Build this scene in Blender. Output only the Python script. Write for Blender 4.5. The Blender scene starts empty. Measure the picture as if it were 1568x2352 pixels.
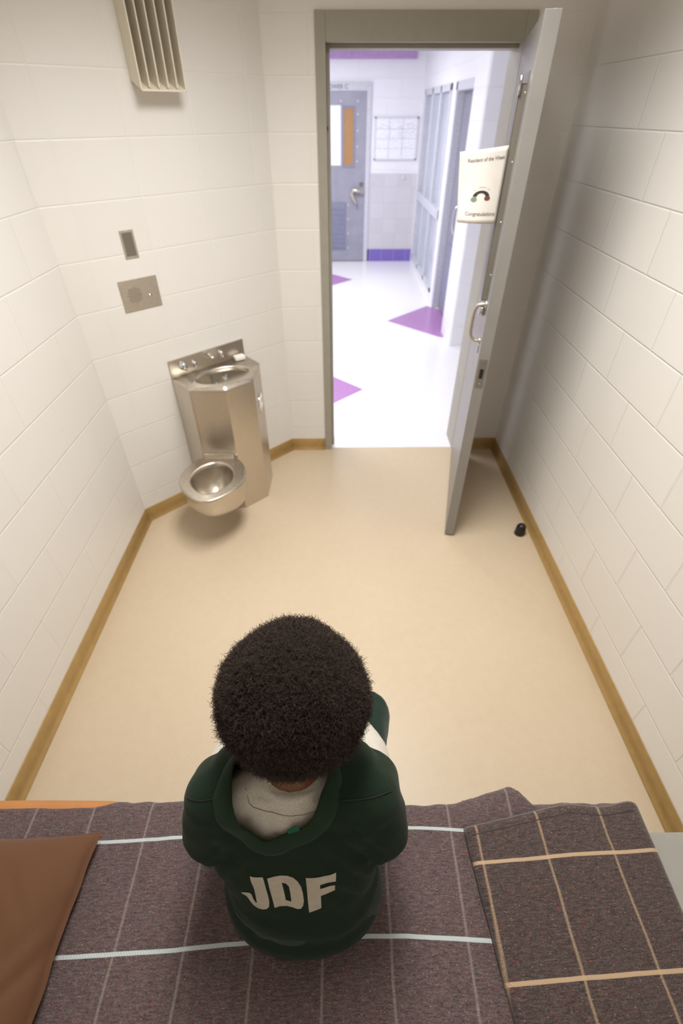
import bpy, bmesh, math, random
import numpy as np
from mathutils import Vector, Matrix, noise, geometry
from mathutils.bvhtree import BVHTree
random.seed(7); np.random.seed(7)
PI = math.pi
scene = bpy.context.scene
COL = scene.collection

# ------------------------------------------------------------------ materials
def lin(c):
    return tuple(((v/255)/12.92 if v/255 <= .04045 else ((v/255+.055)/1.055)**2.4) for v in c) + (1.0,)

class NT:
    """small node helper"""
    def __init__(s, name):
        s.m = bpy.data.materials.new(name); s.m.use_nodes = True
        s.t = s.m.node_tree; s.n = s.t.nodes; s.l = s.t.links
        s.b = s.n['Principled BSDF']
    def node(s, typ, **kw):
        n = s.n.new(typ)
        for k, v in kw.items():
            if k.startswith('i_'):
                n.inputs[k[2:].replace('_', ' ')].default_value = v
            else:
                setattr(n, k, v)
        return n
    def set(s, sock, v):
        if isinstance(v, bpy.types.NodeSocket): s.l.new(v, sock)
        else: sock.default_value = v
    def math(s, op, a, b=0.0, c=0.0, clamp=False):
        n = s.n.new('ShaderNodeMath'); n.operation = op; n.use_clamp = clamp
        s.set(n.inputs[0], a); s.set(n.inputs[1], b); s.set(n.inputs[2], c)
        return n.outputs[0]
    def mix(s, fac, a, b, blend='MIX'):
        n = s.n.new('ShaderNodeMix'); n.data_type = 'RGBA'; n.blend_type = blend
        s.set(n.inputs[0], fac); s.set(n.inputs[6], a); s.set(n.inputs[7], b)
        return n.outputs[2]
    def coord(s, kind='Object'):
        if not hasattr(s, 'tc'): s.tc = s.n.new('ShaderNodeTexCoord')
        return s.tc.outputs[kind]
    def noise(s, scale, detail=3.0, vec=None, rough=.5, out='Fac'):
        n = s.n.new('ShaderNodeTexNoise'); n.inputs['Scale'].default_value = scale
        n.inputs['Detail'].default_value = detail; n.inputs['Roughness'].default_value = rough
        s.l.new(vec if vec is not None else s.coord(), n.inputs['Vector'])
        return n.outputs[out]
    def ramp(s, fac, stops):
        n = s.n.new('ShaderNodeValToRGB'); e = n.color_ramp.elements
        while len(e) < len(stops): e.new(.5)
        for i, (p, c) in enumerate(stops): e[i].position = p; e[i].color = c
        s.l.new(fac, n.inputs[0]); return n.outputs[0]
    def bump(s, h, strength=.3, dist=.001, prev=None):
        n = s.n.new('ShaderNodeBump'); n.inputs['Strength'].default_value = strength
        n.inputs['Distance'].default_value = dist; s.l.new(h, n.inputs['Height'])
        if prev is not None: s.l.new(prev, n.inputs['Normal'])
        s.l.new(n.outputs[0], s.b.inputs['Normal']); return n.outputs[0]
    def base(s, v): s.set(s.b.inputs['Base Color'], v)
    def rough(s, v): s.set(s.b.inputs['Roughness'], v)
    def metal(s, v): s.b.inputs['Metallic'].default_value = v

def simple(name, c, rough=.5, metal=0.0, nscale=40, namt=.06, bump=0.0, bscale=200, spec=None):
    t = NT(name); col = lin(c)
    f = t.noise(nscale, 4)
    d = tuple(v*(1-namt*2) for v in col[:3]) + (1,); u = tuple(min(1, v*(1+namt)) for v in col[:3]) + (1,)
    t.base(t.ramp(f, [(.3, d), (.7, u)])); t.rough(rough); t.metal(metal)
    if spec is not None: t.b.inputs['Specular IOR Level'].default_value = spec
    if bump: t.bump(t.noise(bscale, 3), bump, .001)
    return t.m

def block_wall(name, c, axis, u0, z0=0.0, bw=.4064, off=.5, rough=.38, bs=.75):
    """painted concrete block: axis = (ax, ay, const) gives the coordinate along the wall"""
    t = NT(name)
    sx = t.n.new('ShaderNodeSeparateXYZ'); t.l.new(t.coord(), sx.inputs[0])
    u = t.math('ADD', t.math('ADD', t.math('MULTIPLY', sx.outputs[0], axis[0]), t.math('MULTIPLY', sx.outputs[1], axis[1])), u0)
    v = t.math('ADD', sx.outputs[2], z0)
    cx = t.n.new('ShaderNodeCombineXYZ'); t.l.new(u, cx.inputs[0]); t.l.new(v, cx.inputs[1])
    br = t.n.new('ShaderNodeTexBrick'); t.l.new(cx.outputs[0], br.inputs['Vector'])
    br.offset = off
    for k, val in {'Scale': 1.0, 'Mortar Size': .0045, 'Mortar Smooth': .8, 'Brick Width': bw, 'Row Height': .2032}.items():
        br.inputs[k].default_value = val
    col = lin(c)
    br.inputs['Color1'].default_value = col
    br.inputs['Color2'].default_value = tuple(v*.975 for v in col[:3]) + (1,)
    br.inputs['Mortar'].default_value = tuple(min(1, v*1.02) for v in col[:3]) + (1,)
    n1 = t.noise(1.6, 3)
    t.base(t.mix(.35, br.outputs['Color'], t.ramp(n1, [(.3, (.93, .92, .90, 1)), (.7, (1, 1, 1, 1))]), 'MULTIPLY'))
    t.rough(rough)
    inv = t.math('SUBTRACT', 1.0, br.outputs['Fac'])
    b1 = t.bump(inv, bs, .0028)
    t.bump(t.noise(230, 4, rough=.6), .22, .0012, b1)
    return t.m

CREAM = (234, 231, 226)
U_ROW10 = .2032 + .4064*6 - 2.483
M = {}
M['wall_right'] = block_wall('painted block right', CREAM, (0, 1, 0), U_ROW10)
M['wall_left'] = block_wall('painted block left', CREAM, (0, 1, 0), .4064*3-1.12, .025, bs=.5)
M['wall_chamf'] = block_wall('painted block angled', CREAM, (.719, .695, 0), -(-1.15*.719+2.15*.695)-.42+.305*2, .025, bw=.305, off=0.0, bs=.42)
M['wall_front'] = block_wall('painted block front', CREAM, (1, 0, 0), .33, .025, bs=.5)
M['wall_back'] = block_wall('painted block back', CREAM, (1, 0, 0), 0, 0)
M['hall_wall'] = block_wall('hall block wall', (240, 240, 244), (1, 1, 0), 0, 0, rough=.5)
M['frame'] = simple('grey frame paint', (160, 155, 142), .42, 0, 12, .03, .08, 300)
M['leaf'] = simple('grey door paint', (138, 134, 129), .38, 0, 8, .03, .10, 260)
M['leafdark'] = simple('window box paint', (114, 108, 98), .4, 0, 8, .03)
M['ceil'] = simple('ceiling paint', (232, 228, 220), .8)
M['basebd'] = simple('cove base', (176, 143, 88), .45, 0, 25, .05, .08, 200)
M['chrome'] = simple('chrome', (225, 225, 225), .12, 1.0, 10, .02)
M['black'] = simple('black rubber', (22, 21, 22), .35, 0, 30, .05)
M['dark'] = simple('dark recess', (18, 16, 15), .6)
M['paper'] = simple('paper', (226, 220, 212), .75, 0, 18, .02)
M['ink'] = simple('grey ink', (120, 112, 108), .8)
M['inkdark'] = simple('dark ink', (58, 50, 48), .8)
M['inkred'] = simple('red ink', (112, 62, 58), .8)
M['inkgreen'] = simple('green ink', (120, 140, 120), .8)
M['vent'] = simple('vent paint', (226, 218, 200), .45, 0, 30, .02)
M['white'] = simple('white soap', (244, 241, 234), .5)
M['plat'] = simple('grey platform paint', (158, 156, 148), .4, 0, 10, .04, .12, 180)
M['mattress'] = simple('orange mattress cover', (190, 128, 72), .5, 0, 10, .06)
M['pillow'] = None
M['skin'] = simple('brown skin', (118, 74, 45), .5, 0, 30, .08, .1, 300)
M['eyes'] = simple('eye white', (225, 220, 212), .25)
M['shoe'] = simple('black canvas shoe', (32, 32, 34), .7)
M['sole'] = simple('rubber sole', (200, 196, 188), .6)
M['print'] = simple('cream print', (190, 180, 162), .7, 0, 60, .05, .1, 400)
M['hall_ceiling'] = simple('hall ceiling', (240, 240, 242), .8)
M['hall_purple'] = simple('purple paint', (184, 150, 198), .5)
M['base_purple'] = None
M['steel_frame'] = simple('hall steel frame', (205, 206, 214), .45)
M['hall_door'] = simple('hall door paint', (156, 155, 168), .45, 0, 6, .05)
M['hall_door2'] = simple('side door paint', (140, 140, 154), .45)
M['louver'] = simple('louver paint', (134, 136, 158), .5)
M['orange'] = simple('amber panel', (176, 132, 84), .5)
M['board'] = simple('whiteboard', (244, 244, 250), .3)
M['grid'] = simple('board grid grey', (218, 218, 226), .5)
M['brass'] = simple('pale brushed handle', (215, 205, 192), .3, .9)

def mk_stainless():
    t = NT('brushed stainless'); t.metal(1.0)
    mp = t.n.new('ShaderNodeMapping'); mp.inputs['Scale'].default_value = (6, 6, 90)
    t.l.new(t.coord(), mp.inputs[0])
    f = t.noise(9, 4, mp.outputs[0])
    g = t.noise(3.0, 2)
    t.base(t.ramp(f, [(.3, lin((196, 187, 174))), (.7, lin((214, 206, 194)))]))
    t.rough(t.math('MULTIPLY_ADD', g, .18, .24))
    t.bump(f, .06, .0006)
    return t.m
M['steel'] = mk_stainless()
M['steel_bright'] = simple('polished stainless', (200, 193, 182), .15, 1.0, 5, .04)

def mk_floor():
    t = NT('speckled epoxy floor')
    n1 = t.noise(420, 3, rough=.7); n2 = t.noise(26, 5); n3 = t.noise(1.8, 3)
    c = t.ramp(n1, [(.35, lin((192, 174, 148))), (.55, lin((209, 191, 165))), (.75, lin((224, 209, 186)))])
    c = t.mix(.35, c, t.ramp(n2, [(.3, (.90, .88, .86, 1)), (.7, (1, 1, 1, 1))]), 'MULTIPLY')
    c = t.mix(.3, c, t.ramp(n3, [(.35, (.92, .9, .86, 1)), (.65, (1, 1, 1, 1))]), 'MULTIPLY')
    t.base(c); t.rough(t.math('MULTIPLY_ADD', n2, .2, .30))
    t.bump(t.noise(260, 3), .25, .0008)
    return t.m
M['floor'] = mk_floor()

def mk_hall_floor():
    t = NT('white hall floor with purple diamonds')
    sx = t.n.new('ShaderNodeSeparateXYZ'); t.l.new(t.coord(), sx.inputs[0])
    def diamond(cx, cy):
        a = t.math('ABSOLUTE', t.math('WRAP', t.math('SUBTRACT', sx.outputs[0], cx), 1.465, -1.465))
        b = t.math('ABSOLUTE', t.math('WRAP', t.math('SUBTRACT', sx.outputs[1], cy), 1.805, -1.805))
        return t.math('LESS_THAN', t.math('ADD', a, b), .556)
    d = t.math('MAXIMUM', diamond(-.335, 3.90), diamond(1.13, 5.705))
    n = t.noise(60, 4)
    w = t.ramp(n, [(.3, lin((236, 234, 236))), (.7, lin((244, 243, 245)))])
    p = t.ramp(n, [(.3, lin((172, 120, 178))), (.7, lin((182, 132, 188)))])
    t.base(t.mix(d, w, p)); t.rough(.22)
    return t.m
M['hall_floor'] = mk_hall_floor()

def mk_tile(name, c, mort, w, h, msize, u0=0, z0=0):
    t = NT(name)
    sx = t.n.new('ShaderNodeSeparateXYZ'); t.l.new(t.coord(), sx.inputs[0])
    cx = t.n.new('ShaderNodeCombineXYZ')
    t.l.new(t.math('ADD', t.math('ADD', sx.outputs[0], sx.outputs[1]), u0), cx.inputs[0]); t.l.new(t.math('ADD', sx.outputs[2], z0), cx.inputs[1])
    br = t.n.new('ShaderNodeTexBrick'); br.offset = 0; t.l.new(cx.outputs[0], br.inputs['Vector'])
    for k, val in {'Scale': 1.0, 'Mortar Size': msize, 'Mortar Smooth': .2, 'Brick Width': w, 'Row Height': h}.items(): br.inputs[k].default_value = val
    br.inputs['Color1'].default_value = lin(c); br.inputs['Color2'].default_value = lin(tuple(v*.97 for v in c)); br.inputs['Mortar'].default_value = lin(mort)
    n = t.noise(90, 3)
    t.base(t.mix(.5, br.outputs['Color'], t.ramp(n, [(.35, (.86, .86, .88, 1)), (.6, (1, 1, 1, 1))]), 'MULTIPLY'))
    t.rough(.35); return t.m
M['base_purple'] = mk_tile('purple base tile', (128, 108, 188), (150, 140, 200), .195, .3, .006, .02)
M['wainscot'] = mk_tile('speckled grey tile', (214, 211, 216), (202, 200, 206), .2032, .2032, .004)

def mk_cloth(name, c, rough=.85, scale=900, amt=.12, bump=.25, heather=0.0, sheen=.15):
    t = NT(name); col = lin(c)
    f = t.noise(scale, 2); g = t.noise(7, 4)
    a = tuple(v*(1-amt) for v in col[:3]) + (1,); b = tuple(min(1, v*(1+amt)) for v in col[:3]) + (1,)
    x = t.ramp(f, [(.35, a), (.65, b)])
    if heather:
        h = t.noise(240, 4, rough=.7)
        x = t.mix(heather, x, t.ramp(h, [(.4, (.62, .62, .62, 1)), (.6, (1, 1, 1, 1))]), 'MULTIPLY')
    x = t.mix(.3, x, t.ramp(g, [(.3, (.85, .85, .85, 1)), (.7, (1, 1, 1, 1))]), 'MULTIPLY')
    t.base(x); t.rough(rough); t.b.inputs['Sheen Weight'].default_value = sheen
    t.b.inputs['Specular IOR Level'].default_value = .25
    t.bump(f, bump, .0006); return t.m
M['green'] = mk_cloth('dark green cotton', (17, 37, 20), sheen=.05)
M['collar'] = mk_cloth('dark green collar', (25, 46, 27), sheen=.08)
M['trouser'] = mk_cloth('dark green trousers', (19, 42, 31))
M['under'] = mk_cloth('light heather grey jersey', (206, 200, 187), heather=.35)
M['tag'] = mk_cloth('green tag', (24, 92, 66))
M['pillow'] = mk_cloth('brown pillowcase', (102, 69, 46), .8, 1400, .08, .12)

def mk_wool(name, stripesY, stripesX, colX, colY, fuzz, base=((58, 45, 43), (94, 74, 71), (122, 100, 94))):
    """tweedy blanket wool; UV in metres; stripes running along U at the given V (strong) and along V at the given U (fuzzy)"""
    t = NT(name)
    uv = t.coord('UV')
    wob = t.noise(9, 2, uv, out='Color')
    mp = t.n.new('ShaderNodeMapping'); mp.inputs['Scale'].default_value = (.55, 1.3, 1); t.l.new(uv, mp.inputs[0])
    n0 = t.noise(330, 5, mp.outputs[0], rough=.8)
    mq = t.n.new('ShaderNodeMapping'); mq.inputs['Scale'].default_value = (.22, 1, 1); t.l.new(uv, mq.inputs[0])
    ns = t.noise(240, 4, mq.outputs[0], rough=.7)
    n1 = t.math('MULTIPLY_ADD', ns, .4, t.math('MULTIPLY', n0, .6))
    c = t.ramp(n1, [(.36, lin(base[0])), (.5, lin(base[1])), (.64, lin(base[2]))])
    hue = t.noise(130, 3, mp.outputs[0], rough=.7, out='Color')
    c = t.mix(.16, c, hue, 'OVERLAY')
    n2 = t.noise(34, 4, uv)
    c = t.mix(.55, c, t.ramp(n2, [(.3, (.80, .79, .82, 1)), (.7, (1, 1, 1, 1))]), 'MULTIPLY')
    # coloured flecks
    for sc, thr, colr, amt in ((430, .030, (170, 56, 62), .65), (380, .022, (66, 76, 128), .5), (420, .030, (190, 172, 156), .5), (300, .006, (48, 120, 132), .7), (560, .12, (40, 32, 36), .6), (520, .08, (146, 104, 84), .5), (330, .006, (196, 50, 50), .7)):
        mp2 = t.n.new('ShaderNodeMapping'); mp2.inputs['Location'].default_value = (sc*.37, sc*.11, 0); mp2.inputs['Scale'].default_value = (.6, 1, 1)
        t.l.new(uv, mp2.inputs[0])
        v = t.n.new('ShaderNodeTexVoronoi'); v.inputs['Scale'].default_value = sc; t.l.new(mp2.outputs[0], v.inputs['Vector'])
        sep = t.n.new('ShaderNodeSeparateColor'); t.l.new(v.outputs['Color'], sep.inputs[0])
        on = t.math('MULTIPLY', t.math('LESS_THAN', v.outputs['Distance'], .42), t.math('LESS_THAN', sep.outputs[0], thr))
        c = t.mix(t.math('MULTIPLY', on, amt*.62), c, lin(colr))
    sx = t.n.new('ShaderNodeSeparateXYZ'); t.l.new(uv, sx.inputs[0])
    sw = t.n.new('ShaderNodeSeparateXYZ'); t.l.new(wob, sw.inputs[0])
    u = t.math('MULTIPLY_ADD', sw.outputs[0], .006, t.math('SUBTRACT', sx.outputs[0], .003))
    vv = t.math('MULTIPLY_ADD', sw.outputs[1], .004, t.math('SUBTRACT', sx.outputs[1], .002))
    # strong stripes
    def band(x, pos, half, soft):
        d = t.math('ABSOLUTE', t.math('SUBTRACT', x, pos))
        return t.math('SUBTRACT', 1.0, t.math('DIVIDE', t.math('SUBTRACT', d, half), soft), clamp=True)
    twill = t.math('SINE', t.math('MULTIPLY', t.math('ADD', sx.outputs[0], t.math('MULTIPLY', sx.outputs[1], .9)), 1100))
    tw = t.math('MULTIPLY_ADD', twill, .13, .87)
    fz = t.math('MULTIPLY_ADD', t.noise(260, 4, uv, rough=.8), 1.6, -.25, clamp=True)
    mY = None
    for p in stripesX:
        b = band(u, p, .0012, .0030); mY = b if mY is None else t.math('MAXIMUM', mY, b)
    mY = t.math('MULTIPLY', t.math('MULTIPLY', mY, fz), fuzz, clamp=True)
    c = t.mix(mY, c, lin(colY))
    mX = None
    for p in stripesY:
        b = band(vv, p, .0032, .0010); mX = b if mX is None else t.math('MAXIMUM', mX, b)
    mX = t.math('MULTIPLY', mX, tw)
    c = t.mix(mX, c, lin(colX))
    t.base(c); t.rough(.95); t.b.inputs['Sheen Weight'].default_value = .25
    t.b.inputs['Specular IOR Level'].default_value = .1
    t.bump(t.math('ADD', n1, t.math('MULTIPLY', mX, .5)), .7, .0015)
    return t.m
M['wool_main'] = mk_wool('mauve brown wool with pale blue stripes', [.355, .149, -.06, -.27], [-.775, -.63, -.483, -.335, -.188, -.04, .108, .272, .431, .58], (198, 208, 208), (168, 158, 152), .62, ((58, 48, 49), (99, 84, 83), (134, 116, 112)))
M['wool_over'] = mk_wool('grey brown wool with tan stripes', [.315, .112, -.09, -.29], [.338, .492, .650], (196, 168, 136), (186, 158, 128), .95, ((44, 38, 38), (82, 70, 67), (114, 99, 92)))

# ------------------------------------------------------------------ object helpers
def thing(name, loc, label, cat, group=None, kind=None):
    o = bpy.data.objects.new(name, None); COL.objects.link(o); o.location = loc; o.empty_display_size = .05
    tag(o, label, cat, group, kind); return o
def tag(o, label=None, cat=None, group=None, kind=None):
    if label: o['label'] = label
    if cat: o['category'] = cat
    if group: o['group'] = group
    if kind: o['kind'] = kind
    return o
def wloc(o):
    v = Vector((0, 0, 0))
    while o is not None: v += Vector(o.location); o = o.parent
    return v

class MB:
    def __init__(s): s.v = []; s.f = []; s.sm = []; s.uv = None
    def add(s, vs, fs, smooth=False):
        n = len(s.v); s.v += [tuple(v) for v in vs]; s.f += [tuple(i+n for i in f) for f in fs]; s.sm += [smooth]*len(fs); return s
    def box(s, a, b, mat=None):
        x0, y0, z0 = a; x1, y1, z1 = b
        vs = [Vector(p) for p in [(x0,y0,z0),(x1,y0,z0),(x1,y1,z0),(x0,y1,z0),(x0,y0,z1),(x1,y0,z1),(x1,y1,z1),(x0,y1,z1)]]
        if mat is not None: vs = [mat @ v for v in vs]
        return s.add(vs, [(0,3,2,1),(4,5,6,7),(0,1,5,4),(1,2,6,5),(2,3,7,6),(3,0,4,7)])
    def prism(s, pts, z0, z1, mat=None, smooth=False):
        n = len(pts); vs = [Vector((p[0], p[1], z0)) for p in pts] + [Vector((p[0], p[1], z1)) for p in pts]
        if mat is not None: vs = [mat @ v for v in vs]
        s.add(vs, [tuple(reversed(range(n))), tuple(range(n, 2*n))])
        m = len(s.v)-2*n
        s.f += [(m+i, m+(i+1) % n, m+n+(i+1) % n, m+n+i) for i in range(n)]; s.sm += [smooth]*n
        return s
    def loft(s, rings, smooth=True, caps=True, closed=False):
        n = len(rings[0]); vs = [p for r in rings for p in r]; fs = []
        for k in range(len(rings)-1):
            for i in range(n):
                j = (i+1) % n; fs.append((k*n+i, k*n+j, (k+1)*n+j, (k+1)*n+i))
        if closed:
            k = len(rings)-1
            for i in range(n):
                j = (i+1) % n; fs.append((k*n+i, k*n+j, j, i))
        s.add(vs, fs, smooth)
        if caps and not closed:
            m = len(s.v)-len(vs)
            s.f.append(tuple(m+i for i in reversed(range(n)))); s.f.append(tuple(m+(len(rings)-1)*n+i for i in range(n))); s.sm += [False, False]
        return s
    def lathe(s, prof, c=(0,0,0), axis=(0,0,1), seg=32, caps=True):
        ax = Vector(axis).normalized(); q = Vector((0,0,1)).rotation_difference(ax); c = Vector(c)
        rings = [[c + q @ Vector((r*math.cos(2*PI*i/seg), r*math.sin(2*PI*i/seg), h)) for i in range(seg)] for r, h in prof]
        return s.loft(rings, True, caps)
    def cyl(s, c, r, h, axis=(0,0,1), seg=24, bev=None):
        b = bev if bev is not None else min(r, h)*.15
        return s.lathe([(max(r-b, 1e-4), 0), (r, b), (r, h-b), (max(r-b, 1e-4), h)], c, axis, seg)
    def tube(s, pts, r, seg=12, caps=True, closed=False, flat=None):
        pts = [Vector(p) for p in pts]; n = len(pts); rings = []
        rr = r if isinstance(r, (list, tuple)) else [r]*n
        up = None
        for i, p in enumerate(pts):
            a = pts[(i-1) % n] if (closed or i > 0) else pts[i]; b = pts[(i+1) % n] if (closed or i < n-1) else pts[i]
            d = (b-a).normalized()
            if up is None:
                up = Vector((0,0,1)) if abs(d.z) < .9 else Vector((1,0,0))
            up = (up - d*up.dot(d)).normalized(); sd = d.cross(up)
            rings.append([p + up*rr[i]*math.cos(2*PI*k/seg) + sd*rr[i]*math.sin(2*PI*k/seg) for k in range(seg)])
        return s.loft(rings, True, caps, closed)
    def build(s, name, m, parent=None, bevel=0.0, seg=2, label=None, fix=False):
        me = bpy.data.meshes.new(name); off = wloc(parent) if parent else Vector((0,0,0))
        me.from_pydata([tuple(Vector(v)-off) for v in s.v], [], s.f)
        me.polygons.foreach_set('use_smooth', s.sm); me.update()
        bm = bmesh.new(); bm.from_mesh(me); bmesh.ops.recalc_face_normals(bm, faces=bm.faces); bm.to_mesh(me); bm.free()
        o = bpy.data.objects.new(name, me); COL.objects.link(o)
        if parent: o.parent = parent
        me.materials.append(m)
        if bevel:
            md = o.modifiers.new('bevel', 'BEVEL'); md.width = bevel; md.segments = seg; md.limit_method = 'ANGLE'; md.angle_limit = math.radians(40)
        if label: o['label'] = label
        return o
def struct(name, mb, m, label, cat, **k): return tag(mb.build(name, m, **k), label, cat, kind='structure')

# ------------------------------------------------------------------ the cell shell
L, R, D = -1.15, 1.13, 2.937
A = Vector((-1.15, 2.15, 0)); B = Vector((-.335, 2.937, 0))
CT = (B-A).normalized(); CN = Vector((CT.y, -CT.x, 0))
ZC = 2.72; BK = -.42
MW = Matrix(((CT.x, CN.x, 0, A.x), (CT.y, CN.y, 0, A.y), (0, 0, 1, 0), (0, 0, 0, 1)))   # (s, d, z) on the angled wall
DT = Vector((.829-.612, 2.95-2.002, 0)).normalized(); DN = Vector((DT.y, -DT.x, 0))
MD = Matrix(((DT.x, DN.x, 0, .612), (DT.y, DN.y, 0, 2.002), (0, 0, 1, 0), (0, 0, 0, 1)))  # (t, n, z) on the door leaf

struct('floor', MB().box((L-.15, BK-.15, -.12), (R+.15, 2.95, 0)), M['floor'], 'tan speckled epoxy floor of the cell', 'floor')
struct('ceiling', MB().box((L-.15, BK-.15, ZC), (R+.15, 3.12, ZC+.12)), M['ceil'], 'cream painted cell ceiling', 'ceiling')
struct('wall_left', MB().prism([(L, BK-.15), (L, 2.15), (L-.18, 2.22), (L-.18, BK-.15)], 0, ZC), M['wall_left'], 'cream painted block wall left of the bed', 'wall')
struct('wall_right', MB().box((R, BK-.15, 0), (R+.18, 3.12, ZC)), M['wall_right'], 'cream painted block wall right of the open door', 'wall')
struct('wall_back', MB().box((L-.18, BK-.15, 0), (R+.18, BK, ZC)), M['wall_back'], 'cream painted block wall behind the bed', 'wall')
struct('wall_angled', MB().prism([(A.x, A.y), (B.x, B.y), (-.335, 3.12), (L-.18, 3.12), (L-.18, 2.22)], 0, ZC), M['wall_chamf'], 'cream painted block corner wall behind the steel toilet unit', 'wall')
FX0, FX1, FZ = -.097, .872, 2.215
wf = MB(); wf.box((-.335, D, 0), (FX0, 3.12, ZC)); wf.box((FX1, D, 0), (R, 3.12, ZC)); wf.box((FX0, D, FZ), (FX1, 3.12, ZC))
struct('wall_front', wf, M['wall_front'], 'cream painted block wall around the doorway', 'wall')

def baseboard(name, p0, p1, label, h=.085, ext0=0, ext1=0):
    p0 = Vector(p0); p1 = Vector(p1); d = (p1-p0).normalized(); n = Vector((d.y, -d.x, 0))
    prof = [(0, 0), (.020, 0), (.019, .003), (.011, .008), (.007, .016), (.005, .03), (.005, h-.003), (.002, h), (0, h)]
    r0 = [p0 + n*a + d*(-a*ext0) + Vector((0,0,b)) for a, b in prof]; r1 = [p1 + n*a + d*(a*ext1) + Vector((0,0,b)) for a, b in prof]
    mb = MB(); mb.loft([r0, r1], True, True)
    struct(name, mb, M['basebd'], label, 'baseboard')
baseboard('baseboard_left', (L, BK, 0), (A.x, A.y, 0), 'tan cove base along the left wall', ext1=-.4)
baseboard('baseboard_angled', (A.x, A.y, 0), (B.x, B.y, 0), 'tan cove base under the steel toilet unit', ext0=.4*-1, ext1=-.4)
baseboard('baseboard_front', (B.x, B.y, 0), (FX0, D, 0), 'short tan cove base left of the door frame', ext0=-.4)
baseboard('baseboard_corner', (FX1, D, 0), (R, D, 0), 'short tan cove base behind the open door', ext1=-1)
baseboard('baseboard_right', (R, D, 0), (R, BK, 0), 'tan cove base along the right wall', ext0=-1)

# door frame
fr = MB(); yf = D-.012
fr.box((FX0, yf, 0), (-.05, D+.02, FZ)); fr.box((.824, yf, 0), (FX1, D+.02, FZ)); fr.box((-.05, yf, 2.117), (.824, D+.02, FZ))
fr.box((FX0, D+.02, 0), (-.05, 3.13, FZ)); fr.box((.824, D+.02, 0), (FX1, 3.13, FZ)); fr.box((-.05, D+.02, 2.117), (.824, 3.13, FZ))
fr.box((-.05, D+.05, 0), (-.034, 3.10, 2.117)); fr.box((-.034, D+.05, 2.101), (.824, 3.10, 2.117))
trim = struct('trim_1', fr, M['frame'], 'grey painted steel frame around the open doorway', 'door frame', bevel=.002)
MB().box((-.0515, D+.004, .94), (-.0485, D+.04, 1.06)).build('strike_plate', M['brass'], trim, label='small steel strike plate on the left jamb')
MB().box((-.0495, D+.012, .965), (-.0478, D+.032, 1.03)).build('strike_hole', M['dark'], trim, label='dark strike opening')
MB().cyl((-.05, D+.035, 1.82), .006, .006, (1,0,0), 12).build('silencer', M['black'], trim)

# door leaf
door = thing('door_1', (.829, 2.95, 0), 'open grey steel cell door with window box and D-shaped pull', 'door', kind='structure')
LW = (Vector((.829,2.95,0))-Vector((.612,2.002,0))).length - .078
lf = MB(); lf.box((0, 0, .012), (LW, .050, 2.112), MD)
leaf = lf.build('door_leaf', M['leaf'], door, bevel=.002)
# window box: raised cover on the hall side near the latch edge
wb = MB(); t0, t1, z0, z1 = .150, .295, 1.255, 1.955; of = .024
wb.box((t0, -of, z0), (t0+.004, 0, z1), MD); wb.box((t1-.004, -of, z0), (t1, 0, z1), MD)
wb.box((t0, -of, z0), (t1, 0, z0+.004), MD); wb.box((t0, -of, z1-.004), (t1, 0, z1), MD)
wb.box((t0, -of, z0), (t1, -of+.003, z1), MD); wb.box((t0-.022, -.003, z0-.03), (t1+.022, 0, z1+.03), MD)
wbx = wb.build('window_box', M['leafdark'], door, label='raised darker box covering the door window')
for z in (1.93, 1.74, 1.55, 1.36):
    MB().lathe([(.0001, .004), (.004, .003), (.006, 0)], MD @ Vector((t0-.011, -.003, z)), -DN, 12).build('screw', M['chrome'], wbx)
MB().cyl(MD @ Vector((t0-.004, -of, z1-.03)), .006, .05, (0,0,1), 10).build('hinge_knuckle', M['chrome'], wbx)
lt = MB(); lt.cyl(MD @ Vector((t0-.02, -.014, z0-.055)), .013, .035, (0,0,1), 14); lt.build('box_latch', M['chrome'], door, label='bright steel latch above the pull')
# pull
hp = MB(); pts = []
for i in range(25):
    a = i/24; ang = PI*a; rz = 1.178+.078*math.copysign(abs(math.cos(ang))**.55, math.cos(ang)); ro = -.050*abs(math.sin(ang))**.55
    pts.append(MD @ Vector((.098, ro, rz)))
hp.tube(pts, .0075, 12)
for z in (1.256, 1.10): hp.cyl(MD @ Vector((.098, 0, z)), .016, .006, -DN, 18)
hp.build('door_pull', M['brass'], door, label='curved steel D pull handle')
MB().box((.096, -.002, 1.045), (.104, 0, 1.075), MD).build('keyhole', M['dark'], door)
# latch pocket on the leaf's edge
ep = MB(); ep.box((-.0015, .008, .925), (.001, .042, 1.055), MD); epo = ep.build('edge_plate', M['leafdark'], door, label='face plate of the lock in the door edge')
MB().box((-.0022, .017, .968), (.002, .033, 1.012), MD).build('bolt_pocket', M['dark'], epo, label='black square bolt opening')
for z in (.94, 1.042): MB().cyl(MD @ Vector((-.0012, .025, z)), .004, .0015, -DT, 10).build('plate_screw', M['chrome'], epo)
for q in ((.006, 2.1),): MB().cyl(MD @ Vector((.012, .03, 2.1115)), .004, .0015, (0,0,1), 10).build('top_screw', M['chrome'], door)
# hinges
for z in (.25, 1.05, 1.85):
    MB().cyl((.836, 2.926, z), .008, .11, (0,0,1), 12).build('hinge', M['leafdark'], door)

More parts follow.
